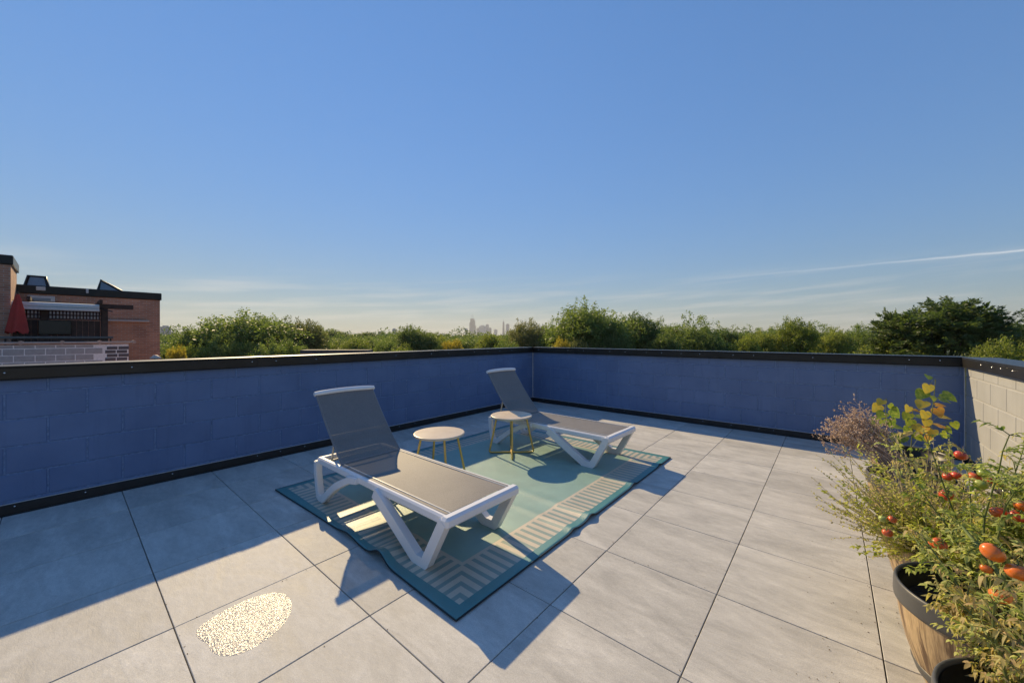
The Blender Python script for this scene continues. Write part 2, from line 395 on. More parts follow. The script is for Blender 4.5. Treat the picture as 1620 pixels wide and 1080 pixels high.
# ------------------------------------------------------------------ rug
RX, RY = (-3.63-1.32)/2, (1.18+4.236)/2
def rug_h(x, y):
    """height of the rug (world x,y)"""
    h = .004 + .0012*math.sin(3.1*x+1.3*y)*math.sin(2.2*y)+.0012
    ex = max(0, 1-(-1.32-x)/1.3)
    for yc, a, w in ((3.24, .016, .045), (2.46, .020, .05), (2.22, .012, .04), (3.89, .018, .04)):
        k = (x+1.32)
        h += a*math.exp(-((y-yc+.06*k)/w)**2)*(math.exp(k/.22)*.9+.28*math.exp(k/1.2))
    h += .050*math.exp(-((x+2.03+.1*(y-1.18))/.085)**2)*math.exp(-((y-1.18)/.24))
    h += .022*math.exp(-((x+2.42)/.12)**2)*math.exp(-((y-1.18)/.25))
    return h
def build_rug():
    nx, ny = 110, 150; vs = []; fs = []
    for j in range(ny+1):
        for i in range(nx+1):
            x = -3.63+2.31*i/nx; y = 1.18+3.056*j/ny
            yy = y + (.018*math.sin((x+3.3)*2.0) if j < 12 else 0)*(1-j/12 if j < 12 else 0)
            vs.append((x-RX, yy-RY, rug_h(x, y)))
    for j in range(ny):
        for i in range(nx):
            a = j*(nx+1)+i; fs.append((a, a+1, a+nx+2, a+nx+1))
    m = MB(); m.add(vs, fs, 0, True); root = m.build('outdoor_rug', M_RUG, None, (RX, RY, .001))
    so_ = root.modifiers.new('thickness', 'SOLIDIFY'); so_.thickness = .0045; so_.offset = 1
    tag(root, 'teal and beige woven outdoor rug with striped mitred border under the loungers', 'rug')
    ring = [(i, 0) for i in range(nx)] + [(nx, j) for j in range(ny)] + [(i, ny) for i in range(nx, 0, -1)] + [(0, j) for j in range(ny, 0, -1)]
    pts = [Vector(vs[j*(nx+1)+i])+Vector((0, 0, .0018)) for i, j in ring]; pts.append(pts[0])
    b = MB(); b.tube(pts, .0042, 6, cap=False); b.build('edge_binding', M_BIND, root)
build_rug()

# ------------------------------------------------------------------ loungers
def make_lounger(loc, rz, label, top=(-.105, .83)):
    root = empty('sun_lounger', loc, rz, label, 'sun lounger', 'sun loungers on the rug')
    SZ = .335
    for s in (-1, 1):
        y = s*.268
        r = MB(); r.bbox((.012, y-.02, SZ-.055), (1.60, y+.02, SZ), .010); r.build('side_rail', M_WHITE, root)
        g = MB(); g.bbox((.33, y-s*.030-.006, SZ-.001), (1.575, y-s*.030+.006, SZ+.005), .002); g.build('sling_groove', M_EDGE, root)
        # foot leg: open V
        o = offset_poly([(.895, SZ-.045), (1.335, .035), (1.352, .03), (1.425, .03), (1.437, .04), (1.592, SZ-.02)], [.075, .07, .062, .062, .062, .058])
        yo = s*.287
        lg = profile_sweep(o, yo-.024, yo+.024, .008); lg.build('leg', M_WHITE, root)
        # head leg: swept curve
        pts = [(.66, SZ-.032), (.55, SZ-.05), (.44, .235), (.34, .185), (.24, .115), (.15, .045), (.125, .03), (.075, .03), (.055, .042), (.030, .12), (.014, .21), (.008, SZ-.025)]
        o = offset_poly(pts, [.042, .048, .052, .054, .056, .058, .055, .055, .058, .052, .048, .045])
        lg = profile_sweep(o, yo-.024, yo+.024, .008); lg.build('leg', M_WHITE, root)
    b = MB(); b.bbox((1.565, -.309, SZ-.058), (1.628, .309, SZ+.005), .015); b.build('foot_bar', M_WHITE, root)
    b = MB(); b.bbox((-.012, -.288, SZ-.05), (.034, .288, SZ-.004), .012); b.build('head_bar', M_WHITE, root)
    for x in (.33, .95):
        b = MB(); b.bbox((x, -.247, SZ-.05), (x+.04, .247, SZ-.02), .006); b.build('cross_bar', M_WHITE, root)
    # seat sling with slight sag
    vs = []; fs = []; nx, ny = 24, 10
    for i in range(nx+1):
        for j in range(ny+1):
            t = j/ny*2-1; u = i/nx
            vs.append((.335+1.235*u, .264*t, SZ+.002-.012*(1-t*t)*math.sin(math.pi*min(1, u*1.05+.02))))
    for i in range(nx):
        for j in range(ny):
            a = i*(ny+1)+j; fs.append((a, a+ny+1, a+ny+2, a+1))
    m = MB(); m.add(vs, fs, 0, True); m.build('seat_sling', M_SEAT, root)
    # backrest
    h0 = Vector((.36, 0, SZ-.005)); h1 = Vector((top[0], 0, top[1])); ax = (h1-h0); nrm = Vector((ax.z, 0, -ax.x)).normalized()
    bs = MB(); vs = []; fs = []
    def bpt(u, y, off=0): 
        bow = .018*math.sin(math.pi*u)
        q = h0+ax*u - nrm*bow + nrm*off; return (q.x, y, q.z)
    for i in range(17):
        for j in range(9):
            t = j/4-1; u = i/16; vs.append(bpt(u, (.247-.0*u)*t, -.006*(1-t*t)*math.sin(math.pi*u)))
    for i in range(16):
        for j in range(8):
            a = i*9+j; fs.append((a, a+9, a+10, a+1))
    bs.add(vs, fs, 0, True); bs.build('backrest_sling', M_SLING, root)
    fr = MB()
    for s in (-1, 1): fr.tube([bpt(i/14, s*.251, -.006) for i in range(15)], .0075, 8)
    fr.tube([bpt(.03, -.25, -.006), bpt(.03, .25, -.006)], .009, 8)
    bf = fr.build('backrest_frame', simple('taupe_tube', (.20, .19, .19), .4), root)
    tb = MB(); n = 12; ring = []
    for i in range(n+1):
        t = i/n*2-1; c = Vector(bpt(1.0, 0.268*t)) + ax.normalized()*(.012-.012*t*t)
        w = .020*(1-.25*abs(t)**6); d = .015; a = ax.normalized()
        ring.append([c+a*w+nrm*d*.5, c+a*w*.8+nrm*d, c-a*w+nrm*d, c-a*w-nrm*d, c+a*w*.8-nrm*d, c+a*w-nrm*d*.5])
    vs = [p for g in ring for p in g]; fs = []
    for i in range(n):
        for k in range(6): fs.append((i*6+k, i*6+(k+1) % 6, (i+1)*6+(k+1) % 6, (i+1)*6+k))
    tb.add(vs, fs, 0, True); tb.add(ring[0], [(5, 4, 3, 2, 1, 0)]); tb.add(ring[-1], [(0, 1, 2, 3, 4, 5)])
    tb.build('backrest_top', M_WHITE, root)
    pr = MB()
    for s in (-1, 1): pr.tube([bpt(.42, s*.21, -.02), (.085, s*.21, SZ-.03)], .008, 8)
    pr.tube([(.085, -.25, SZ-.03), (.085, .25, SZ-.03)], .008, 8); pr.tube([bpt(.42, -.245, -.02), bpt(.42, .245, -.02)], .008, 8)
    pr.build('support_prop', M_EDGE, root)
    return root
make_lounger((-3.18, 1.615, .006), 0, 'white sun lounger with raised taupe sling back, beside the lower-legged round table')
make_lounger((-3.24, 3.72, .006), R(-1.2), 'white sun lounger with raised taupe back near the corner of the shaded parapets', (-.075, .86))
bpy.data.objects['sun_lounger']['label'] = 'white sun lounger with raised taupe sling back on the rug end nearer the wet patch'

# ------------------------------------------------------------------ round side tables
def make_table(loc, rz, label, rad=.232, H=.43):
    root = empty('side_table', loc, rz, label, 'side table', 'round brass-legged side tables')
    t = MB(); t.lathe([(.0001, H-.022), (rad-.012, H-.022), (rad-.002, H-.016), (rad, H-.006), (rad-.004, H-.001), (rad-.012, H), (.0001, H)], 48, sm=True)
    t.build('table_top', M_TOP, root)
    for k, dz in ((0, 0), (1, .0)):
        a = math.pi/2*k; c, s = math.cos(a), math.sin(a)
        P = lambda r, z: Vector((c*r, s*r, z))
        rb, zb = .252, .013+.0*k
        pts = [P(-.165, H-.024), P(-.24, .055), P(-.247, .03), P(-.24, .016), P(-.222, zb), P(-.1, zb+.0135*k), P(.1, zb+.0135*k), P(.222, zb), P(.24, .016), P(.247, .03), P(.24, .055), P(.165, H-.024)]
        u = MB(); u.tube(pts, .0105, 8); u.build('leg_frame', M_GOLD, root)
    for k in range(4):
        a = math.pi/2*k; f = MB(); f.lathe([(.0001, 0), (.008, 0), (.009, .004), (.007, .006)], 8, (math.cos(a)*.205, math.sin(a)*.205, -.002)); f.build('foot_pad', M_POTIN, root)
    return root
make_table((-2.735, 3.24, .009), R(42), 'round cream side table with crossed brass legs standing half in sun near the far lounger')
make_table((-2.74, 2.22, .009), R(66), 'round cream side table on brass legs close beside the nearer lounger seat')

# ------------------------------------------------------------------ wet patch
def build_puddle():
    px = [(310, 1000), (322, 986), (345, 971), (375, 955), (405, 943), (432, 937), (452, 940), (461, 952), (460, 968), (450, 985), (432, 1003), (408, 1020), (380, 1034), (352, 1037), (335, 1030), (328, 1018), (315, 1010)]
    P = []
    for u, v in px:
        d = px_dir(u, v); t = -EYE/d.z; P.append(Vector((d.x*t, d.y*t, 0)))
    c = sum(P, Vector())/len(P); n = len(P); Q = []
    for i in range(n*4):                          # Catmull-Rom smooth outline
        k, t = divmod(i, 4); t /= 4
        a, b, d, e = P[(k-1) % n], P[k], P[(k+1) % n], P[(k+2) % n]
        Q.append(.5*((2*b)+(d-a)*t+(2*a-5*b+4*d-e)*t*t+(3*b-a-3*d+e)*t**3))
    m = MB(); vs = [Vector((0, 0, .0022))]; nn = len(Q)
    for r, z in ((.5, .0022), (.93, .0020), (1, .0004)):
        vs += [(q-c)*r+Vector((0, 0, z)) for q in Q]
    fs = [(0, 1+i, 1+(i+1) % nn) for i in range(nn)]
    for k in range(2):
        for i in range(nn): fs.append((1+k*nn+i, 1+(k+1)*nn+i, 1+(k+1)*nn+(i+1) % nn, 1+k*nn+(i+1) % nn))
    m.add(vs, fs, 0, True)
    def fn(nt, p, out):
        v = pos(nt)
        p.inputs['Base Color'].default_value = (.36, .35, .34, 1); p.inputs['Roughness'].default_value = .24
        p.inputs['Specular IOR Level'].default_value = .55; p.inputs['Coat Weight'].default_value = .0; p.inputs['Coat Roughness'].default_value = .22
        vo = N(nt, 'ShaderNodeTexVoronoi', Scale=110.); nt.links.new(v, vo.inputs['Vector'])
        h = math_n(nt, 'ADD', vo.outputs['Distance'], noise(nt, v, 230., 2.))
        b = bump(nt, p, h, .62, .0034); nt.links.new(b.outputs[0], p.inputs['Coat Normal'])
    o = m.build('wet_patch', mat('beaded_water', fn), None, c)
    tag(o, 'glittering patch of beaded water spilled on a sunlit paver', 'puddle')
build_puddle()
# ------------------------------------------------------------------ foliage builders
class Fol:
    def __init__(s): s.v = []; s.f = []; s.t = []; s.mi = []
    def leaf(s, p, d, n, L, W, t, curl=.3, mi=0):
        """folded, curled leaflet: p base, d direction, n face normal"""
        p = Vector(p); d = Vector(d).normalized(); n = Vector(n); n = n-d*n.dot(d); n = n.normalized() if n.length > 1e-6 else d.orthogonal().normalized(); w = d.cross(n)
        o = len(s.v)
        def q(u, k, lift): return p + d*(L*u*(1-curl*.25*u)) + w*(W*k) + n*(lift*W - curl*L*u*u)
        s.v += [q(0, 0, 0)[:], q(.35, -.5, .22)[:], q(.35, 0, 0)[:], q(.35, .5, .22)[:], q(.72, -.36, .16)[:], q(.72, 0, 0)[:], q(.72, .36, .16)[:], q(1, 0, 0)[:]]
        for f in ((0, 2, 1), (0, 3, 2), (1, 2, 5, 4), (2, 3, 6, 5), (4, 5, 7), (5, 6, 7)): s.f.append(tuple(i+o for i in f)); s.mi.append(mi)
        s.t += [t]*8
    def tube(s, pts, r, t=.5, n=5, mi=0):
        b = MB(); b.tube(pts, r, n, cap=False); o = len(s.v); s.v += b.v; s.f += [tuple(i+o for i in f) for f in b.f]; s.mi += [mi]*len(b.f); s.t += [t]*len(b.v)
    def bead(s, p, r, t, mi=0):
        o = len(s.v); p = Vector(p)
        s.v += [(p+Vector(k)*r)[:] for k in ((1,0,0),(0,1,0),(-1,0,0),(0,-1,0),(0,0,1.2),(0,0,-1.2))]
        for a, b in ((0,1),(1,2),(2,3),(3,0)): s.f += [(o+a, o+b, o+4), (o+b, o+a, o+5)]; s.mi += [mi]*2
        s.t += [t]*6
    def build(s, name, mats, parent=None, kind=None, loc=None):
        me = bpy.data.meshes.new(name); me.from_pydata(s.v, [], s.f)
        for m in (mats if isinstance(mats, (list, tuple)) else [mats]): me.materials.append(m)
        me.polygons.foreach_set('material_index', s.mi); me.polygons.foreach_set('use_smooth', [True]*len(s.f))
        a = me.attributes.new('tint', 'FLOAT', 'POINT'); a.data.foreach_set('value', s.t); me.update()
        o = link(name, me, parent, loc)
        if kind: o['kind'] = kind
        return o
rp = random.Random(11)
def at(u, v, z):                         # point seen at photograph pixel (u,v), z metres ahead of the lens
    return Vector((0, 0, EYE)) + px_dir(u, v)*z
def rdir(zlo=-1., zhi=1.):
    z = rp.uniform(zlo, zhi); a = rp.uniform(0, 2*math.pi); r = math.sqrt(max(0, 1-z*z)); return Vector((r*math.cos(a), r*math.sin(a), z))
def arc(p, d, L, droop, n=7, wob=.04):
    pts = [Vector(p)]; d = Vector(d).normalized()
    for i in range(n):
        d = (d + Vector((rp.uniform(-wob, wob), rp.uniform(-wob, wob), -droop/n+rp.uniform(-wob, wob)))).normalized(); pts.append(pts[-1]+d*(L/n))
    return pts

# ------------------------------------------------------------------ barrel planters
PL = {'A': (.42, 2.07), 'B': (.43, 2.68), 'C': (.44, 1.485), 'D': (.42, 3.58), 'E': (.48, 4.34)}
def make_planter(xy, label, soil_z=.315):
    root = empty('barrel_planter', (*xy, .002), rp.uniform(0, 6), label, 'planter', 'wood-look barrel planters along the sunlit parapet')
    b = MB(); b.lathe([(.0001, .0), (.128, .0), (.135, .006), (.146, .025), (.165, .07), (.183, .12), (.198, .17), (.210, .22), (.219, .27), (.2245, .315), (.2255, .335)], 56); b.build('barrel', M_STAVE, root)
    r = MB(); r.lathe([(.2262, .327), (.2325, .329), (.2345, .34), (.2335, .385), (.2315, .396), (.227, .400), (.2215, .396), (.2195, .38), (.2185, .335)], 56); r.build('rim', M_HOOP, root)
    h = MB(); h.lathe([(.1715, .083), (.176, .085), (.187, .118), (.1835, .122)], 56); h.build('hoop', M_HOOP, root)
    i = MB(); i.lathe([(.2182, .39), (.2168, .352), (.2135, .350), (.204, .26), (.194, .235), (.10, .23)], 48); i.build('liner', M_POTIN, root)
    s = MB(); n = 26; vs = [(0, 0, soil_z+.006)]; fs = []
    for k in range(1, 7):
        for j in range(n):
            a = 2*math.pi*j/n; rr = (.2075 if soil_z > .3 else .2015)*k/6; vs.append((rr*math.cos(a), rr*math.sin(a), soil_z+rp.uniform(-.006, .008)))
    fs += [(0, 1+j, 1+(j+1) % n) for j in range(n)]
    for k in range(5):
        for j in range(n): fs.append((1+k*n+j, 1+(k+1)*n+j, 1+(k+1)*n+(j+1) % n, 1+k*n+(j+1) % n))
    s.add(vs, fs); s.build('soil', M_SOIL, root)
    return root
make_planter(PL['A'], 'barrel planter holding the sprawling tomato plant with its soil showing at the near side')
make_planter(PL['B'], 'barrel planter holding the bushy woody herb')
make_planter(PL['C'], 'barrel planter with withered tomato vines hanging over its dark, mostly empty inside', .26)
make_planter(PL['D'], 'barrel planter holding the dry brown seed-head plant')
make_planter(PL['E'], 'barrel planter holding the climbing vine, closest to the parapet corner')

M_TOM = m_leaf('tomato_foliage', (.24, .31, .06), (.66, .66, .26), (.52, .37, .22), .52, .55, .25)
M_TSTEM = m_leaf('tomato_stem', (.12, .16, .04), (.20, .22, .07), None, .1)
M_HERB = m_leaf('herb_foliage', (.38, .39, .06), (.68, .64, .18), (.56, .43, .32), .5)
M_DRY = m_leaf('dry_seed_heads', (.36, .25, .18), (.56, .43, .34), (.70, .60, .51), .25, .8)
def fruit(c, rough=.30):
    def fn(nt, p, out):
        f = ramp(nt, noise(nt, pos(nt, True), 30., 2.), [(.3, .85), (.7, 1.15)])
        nt.links.new(mixc(nt, 1., c, f, 'MULTIPLY'), p.inputs['Base Color']); p.inputs['Roughness'].default_value = rough
        p.inputs['Subsurface Weight'].default_value = .15; p.inputs['Subsurface Radius'].default_value = (.01, .004, .002); p.inputs['Coat Weight'].default_value = .3
    return fn
FRUIT = {'red': mat('red_tomato_skin', fruit((.56, .065, .018))), 'orange': mat('orange_tomato_skin', fruit((.72, .17, .015))),
         'green': mat('green_tomato_skin', fruit((.36, .42, .09))), 'blush': mat('blush_tomato_skin', fruit((.60, .11, .02)))}
M_CALYX = simple('calyx_green', (.09, .13, .03), .6)
def tomato_mesh(m, k):
    b = MB(); prof = []
    for i in range(11):
        a = -math.pi/2+math.pi*i/10; r = math.cos(a); z = math.sin(a)*.86
        if i > 8: z -= .10*(1-r)
        prof.append((max(r, .001), z))
    b.lathe(prof, 18)
    b.v = [(x*(1+.035*math.cos(5*math.atan2(y, x)+k)), y*(1+.035*math.cos(5*math.atan2(y, x)+k)), z) for x, y, z in b.v]
    return b.mesh('tomato', m)
TOM = {k: tomato_mesh(m, i) for i, (k, m) in enumerate(FRUIT.items())}
cal = Fol()
for k in range(5):
    a = 2*math.pi*k/5; cal.leaf((0, 0, .80), (math.cos(a), math.sin(a), .15), (0, 0, 1), .75, .22, .5, .35)
cal.tube([(0, 0, .78), (.05, .02, 1.1), (.15, .05, 1.35)], .07)
_c = cal.build('calyx', M_CALYX); CALYX = _c.data; bpy.data.objects.remove(_c)
def tomato(parent, p, r, kind):
    o = link('tomato', TOM[kind], parent, Vector(p)-Vector(parent.location)); o.scale = (r, r, r)
    o.rotation_euler = (rp.uniform(-.5, .5), rp.uniform(-.5, .5), rp.uniform(0, 6))
    link('calyx', CALYX, o)


def compound(F, p, d, L, tint, curl):
    d = Vector(d).normalized(); pts = arc(p, d, L, .5, 4, .12); F.tube(pts, [.0018, .0016, .0013, .001, .0007], min(tint, .6), 3, 1)
    for i in range(1, 5):
        dd = (pts[i]-pts[i-1]).normalized(); side = dd.cross(Vector((0, 0, 1)))
        side = side.normalized() if side.length > .05 else Vector((1, 0, 0))
        for s in (-1, 1):
            F.leaf(pts[i], dd*.55+side*s+rdir()*.45, Vector((0, 0, 1))+rdir()*.8, L*rp.uniform(.24, .46), L*rp.uniform(.10, .18), min(1, max(0, tint+rp.uniform(-.15, .15))), curl*rp.uniform(.3, 1.6))
    F.leaf(pts[-1], dd+rdir()*.2, Vector((0, 0, 1))+rdir()*.5, L*.42, L*.22, tint, curl)
def tomato_plant(name_label, key, nst, Lr, dx, dy, dryness, off, seed=1, nleaf=3, lean=1.0, LL=(.06, .1)):
    rp.seed(seed); x, y = PL[key]; root = empty('tomato_plant', (x, y, .30), 0, name_label, 'tomato plant')
    F = Fol(); S = Fol()
    for k in range(nst):
        b = Vector(off)+Vector((rp.uniform(-.06, .06), rp.uniform(-.06, .06), 0))
        d = RIGHT*rp.uniform(*dx)+FWD*rp.uniform(*dy)+Vector((0, 0, lean))
        L = rp.uniform(*Lr); pts = arc(b, d, L, rp.uniform(.2, 1.0), 11, .12)
        S.tube(pts, [.0052-.00034*i for i in range(len(pts))], rp.uniform(0, 1), 6)
        for i in range(2, len(pts)):
            for _ in range(nleaf if i > 3 else 1):
                t = rp.random(); tint = rp.uniform(.78, 1) if (t < dryness or (i < 6 and t < dryness*2.4)) else rp.uniform(0, .72)
                compound(F, pts[i], rdir(-.35, .7)+(pts[i]-pts[i-1]).normalized()*.5, rp.uniform(*LL), tint, .5 if tint < .75 else 1.3)
    S.build('stem', M_TSTEM, root); F.build('foliage', [M_TOM, M_TSTEM], root, 'stuff')
    return root
TA = tomato_plant('sprawling tomato plant with red and orange fruit in the barrel with visible soil', 'A', 30, (.40, .70), (-.06, .60), (-.18, .22), .14, RIGHT*.085+FWD*.03, seed=5, LL=(.04, .072))
TC = tomato_plant('withered tomato plant with curled brown leaves and large orange fruit in the barrel beside it', 'C', 20, (.26, .50), (-.14, .55), (.05, .7), .72, RIGHT*.03+FWD*.06, seed=9, LL=(.034, .054), nleaf=3)
def side_shoot():
    rp.seed(3); S = Fol(); F = Fol(); o = Vector(TA.location)
    for uv in (((1556, 1000, 1.10), (1510, 935, 1.17), (1478, 895, 1.24), (1462, 872, 1.28), (1446, 848, 1.33)), ((1640, 1010, 1.0), (1590, 920, 1.06), (1545, 860, 1.15), (1520, 830, 1.25))):
        pts = [at(*q)-o for q in uv]; S.tube(pts, [.0075, .0065, .0055, .0045, .003][:len(pts)], .2, 6)
        for i in range(2, len(pts)):
            for _ in range(9): compound(F, pts[i]+rdir()*.015, rdir(-.2, .6), rp.uniform(.035, .06), rp.uniform(.1, .7), .5)
    S.build('stem', M_TSTEM, TA); F.build('foliage', [M_TOM, M_TSTEM], TA, 'stuff')
side_shoot()
for u, v, z, r, k in ((1520, 720, 1.75, .027, 'red'), (1500, 753, 1.7, .023, 'red'), (1513, 752, 1.68, .022, 'red'), (1542, 755, 1.62, .026, 'blush'), (1557, 748, 1.6, .025, 'green'),
                      (1552, 766, 1.58, .025, 'green'), (1498, 783, 1.6, .028, 'red'), (1585, 765, 1.55, .022, 'red'), (1404, 842, 1.55, .021, 'blush'), (1412, 821, 1.6, .018, 'blush'), (1397, 820, 1.62, .018, 'green'),
                      (1486, 860, 1.34, .025, 'blush'), (1473, 862, 1.36, .02, 'orange'), (1580, 810, 1.35, .026, 'blush'), (1610, 816, 1.3, .024, 'red'), (1618, 800, 1.3, .024, 'orange'), (1570, 760, 1.6, .018, 'red')):
    tomato(TA, at(u, v, z), r*.86, k)
for u, v, z, r, k in ((1570, 873, 1.02, .0245, 'orange'), (1611, 905, .98, .0235, 'orange'), (1583, 941, .98, .021, 'orange'), (1560, 899, 1.1, .014, 'orange')):
    tomato(TC, at(u, v, z), r, k)
# the herb: woody stems, tiny leaves, brown seed spikes
def herb():
    rp.seed(21); x, y = PL['B']; root = empty('herb_bush', (x, y, .28), 0, 'bushy yellow-green herb with woody stems and brown flower spikes', 'herb')
    F = Fol(); S = Fol()
    for k in range(330):
        b = Vector((rp.uniform(-.05, .05), rp.uniform(-.05, .05), 0))-RIGHT*.07; d = rdir(.28, .97); d = d - RIGHT*.26
        L = rp.uniform(.32, .58)*(1 if d.z > .5 else .75); pts = arc(b, d, L, rp.uniform(-.35, .25), 8, .10)
        S.tube(pts, [.0026-.00026*i for i in range(len(pts))], rp.uniform(.5, 1), 4)
        spike = rp.random() < .75
        for i in range(3, len(pts)):
            for j in range(7):
                q = pts[i-1].lerp(pts[i], rp.random()); dd = (pts[i]-pts[i-1]).normalized()
                if i >= 5 and spike:
                    F.leaf(q, dd*.5+rdir(), rdir(), rp.uniform(.008, .014), .008, rp.uniform(.72, 1), .2)
                else:
                    F.leaf(q, dd*.4+rdir(-.3, .9), Vector((0, 0, 1))+rdir()*.7, rp.uniform(.016, .032), rp.uniform(.009, .015), rp.uniform(0, .6), .35)
    S.build('stem', M_DRY, root); F.build('foliage', M_HERB, root, 'stuff')
herb()
def dry_plant():
    rp.seed(33); x, y = PL['D']; root = empty('dry_plant', (x, y, .28), 0, 'dead brown plant with a cloud of fine seed heads leaning over the pavers', 'dry plant')
    S = Fol(); F = Fol(); tgt = Vector((.13-x, 3.76-y, .34))
    for k in range(130):
        e = tgt + Vector((rp.gauss(0, .085), rp.gauss(0, .085), rp.gauss(0, .065))); b = Vector((rp.uniform(-.05, .04), rp.uniform(-.05, .05), 0)); m = (b+e)/2 + Vector((.02, 0, .05))
        pts = [b, b.lerp(m, .55)+rdir()*.01, m, m.lerp(e, .6)+rdir()*.01, e]; S.tube(pts, [.003, .0026, .0021, .0015, .001], rp.random(), 4)
        for j in range(9):
            q = pts[3].lerp(e, rp.random()*1.1); t = q + (e-m).normalized()*rp.uniform(.01, .05) + rdir()*.04
            S.tube([q, q.lerp(t, .5)+rdir()*.004, t], .0007, rp.random(), 3)
            for _ in range(3): F.bead(t+rdir()*.007, rp.uniform(.003, .0055), rp.random())
    S.build('stem', M_DRY, root); F.build('seed_heads', M_DRY, root, 'stuff')
dry_plant()
# the vine: every heart leaf a piece of its own
def heart_mesh(m, k):
    r = random.Random(k); out = [(0, 0), (.16, -.12), (.40, -.10), (.54, .12), (.50, .40), (.30, .72), (.0, 1.0)]
    rows = [(0, [0]), ]; vs = []; fs = []
    n = len(out)
    for i, (x, y) in enumerate(out):
        lift = .10*abs(x)+r.uniform(-.03, .03); droop = -.22*y*y
        vs += [(0, max(y, .0), droop), (x, y, lift+droop), (-x, y, lift+droop)]
    for i in range(n-1):
        a, b = i*3, (i+1)*3; fs += [(a, a+1, b+1, b), (a, b, b+2, a+2)]
    b = MB(); b.add(vs, fs, 0, True); me = b.mesh('leaf', m); return me
def vleaf(name, c, edge):
    def fn(nt, p, out):
        v = pos(nt, True); f = noise(nt, v, 3.5, 4.)
        col = mixc(nt, ramp(nt, f, [(.42, 0), (.62, 1)]), c, edge); nt.links.new(col, p.inputs['Base Color']); p.inputs['Roughness'].default_value = .45
        tl = nt.nodes.new('ShaderNodeBsdfTranslucent'); nt.links.new(col, tl.inputs[0]); mx = nt.nodes.new('ShaderNodeMixShader'); mx.inputs[0].default_value = .45
        nt.links.new(p.outputs[0], mx.inputs[1]); nt.links.new(tl.outputs[0], mx.inputs[2]); nt.links.new(mx.outputs[0], out.inputs[0])
    return mat(name, fn)
VM = {'y': vleaf('yellow_leaf', (.62, .46, .05), (.45, .42, .09)), 'o': vleaf('orange_leaf', (.62, .29, .05), (.60, .42, .08)), 'g': vleaf('green_leaf', (.15, .25, .03), (.34, .40, .06)), 'l': vleaf('lime_leaf', (.40, .44, .04), (.22, .33, .04))}
HM = {k: [heart_mesh(m, 3*i+j) for j in range(3)] for i, (k, m) in enumerate(VM.items())}
def vine():
    rp.seed(44); x, y = PL['E']; root = empty('climbing_vine', (x, y, .28), 0, 'upright vine with heart-shaped yellow and green leaves against the shaded parapet', 'vine')
    S = Fol(); M = M_TSTEM; zc = 3.05
    def stem(uv, leaves, z=zc):
        pts = [at(u, v, z) - Vector((x, y, .28)) for u, v in uv]; S.tube(pts, [.004-.0004*i for i in range(len(pts))], .7, 5)
        for u, v, s, k in leaves:
            p = at(u, v, z+rp.uniform(-.03, .03)) - Vector((x, y, .28)); q = min(pts, key=lambda t: (t-p).length)
            S.tube([q, (q+p)/2+Vector((0, 0, .012)), p+Vector((0, 0, .02))], .0013, .3, 3)
            o = link('leaf', rp.choice(HM[k]), root, p+Vector((0, 0, .022))); o.scale = (s, s, s)
            # blade hangs down, face turned roughly to the light
            nn = (-FWD*.75 + Vector((-.35, .1, .45)) + rdir()*.35).normalized(); yy = (Vector((0, 0, -1)) + RIGHT*(-.55 if u < uv[-1][0] else .55) + rdir()*.25); yy = (yy-nn*yy.dot(nn)).normalized()
            o.rotation_euler = Matrix((yy.cross(nn), yy, nn)).transposed().to_euler()
    stem([(1462, 760), (1468, 710), (1472, 670), (1477, 635), (1480, 600)],
         [(1468, 598, .055, 'g'), (1469, 613, .075, 'y'), (1462, 623, .085, 'g'), (1473, 630, .06, 'l'), (1491, 627, .095, 'g'), (1487, 636, .07, 'g'), (1461, 639, .085, 'y'), (1480, 645, .06, 'o'), (1482, 650, .075, 'o'), (1464, 655, .075, 'y'),
          (1484, 662, .085, 'y'), (1467, 668, .065, 'y'), (1462, 679, .075, 'o'), (1483, 678, .08, 'o'), (1476, 684, .065, 'y'), (1490, 688, .06, 'l'), (1508, 672, .06, 'l'), (1496, 680, .06, 'g'), (1470, 693, .06, 'o')])
    stem([(1408, 760), (1406, 720), (1403, 690), (1401, 660), (1402, 630)],
         [(1396, 637, .06, 'y'), (1391, 645, .075, 'y'), (1407, 644, .05, 'l'), (1410, 652, .09, 'g'), (1399, 657, .075, 'l'), (1388, 667, .085, 'l'), (1395, 668, .07, 'l'), (1406, 667, .08, 'g'), (1412, 678, .075, 'l'), (1389, 682, .085, 'l'), (1397, 689, .08, 'y'), (1409, 692, .085, 'g'), (1391, 699, .08, 'l'), (1401, 703, .08, 'y'), (1413, 703, .07, 'l'), (1398, 714, .07, 'y'), (1386, 690, .06, 'y')])
    stem([(1438, 760), (1441, 710), (1444, 675), (1444, 643)],
         [(1438, 647, .06, 'y'), (1444, 652, .045, 'o'), (1439, 658, .07, 'l'), (1449, 662, .07, 'g'), (1442, 668, .065, 'l'), (1448, 676, .06, 'y'), (1437, 680, .065, 'g'), (1446, 690, .07, 'l'), (1430, 694, .06, 'g'), (1455, 694, .06, 'g')])
    S.build('stem', M, root)
vine()
# green hose on its bracket against the sunlit wall
def hose():
    P = Vector((XR-.06, 3.55, 0)); root = empty('hose_hanger', P, 0, 'green garden hose hung on a bracket against the sunlit block parapet', 'hose')
    b = MB(); b.bbox((.02, -.03, .62), (.056, .03, .80), .006); b.bbox((-.05, -.03, .74), (.02, .03, .755), .004); b.build('bracket', M_HOOP, root)
    h = MB(); pts = []
    for i in range(97):
        a = 2*math.pi*i/24; r = .16+.008*math.sin(i*.7); pts.append((-.02+.009*(i/24-2)+.004*math.sin(i), .11*math.sin(a)*r/.16, .60+r*math.cos(a)))
    h.tube(pts, .0085, 6); h.build('hose', simple('green_rubber', (.02, .16, .10), .4), root)
hose()

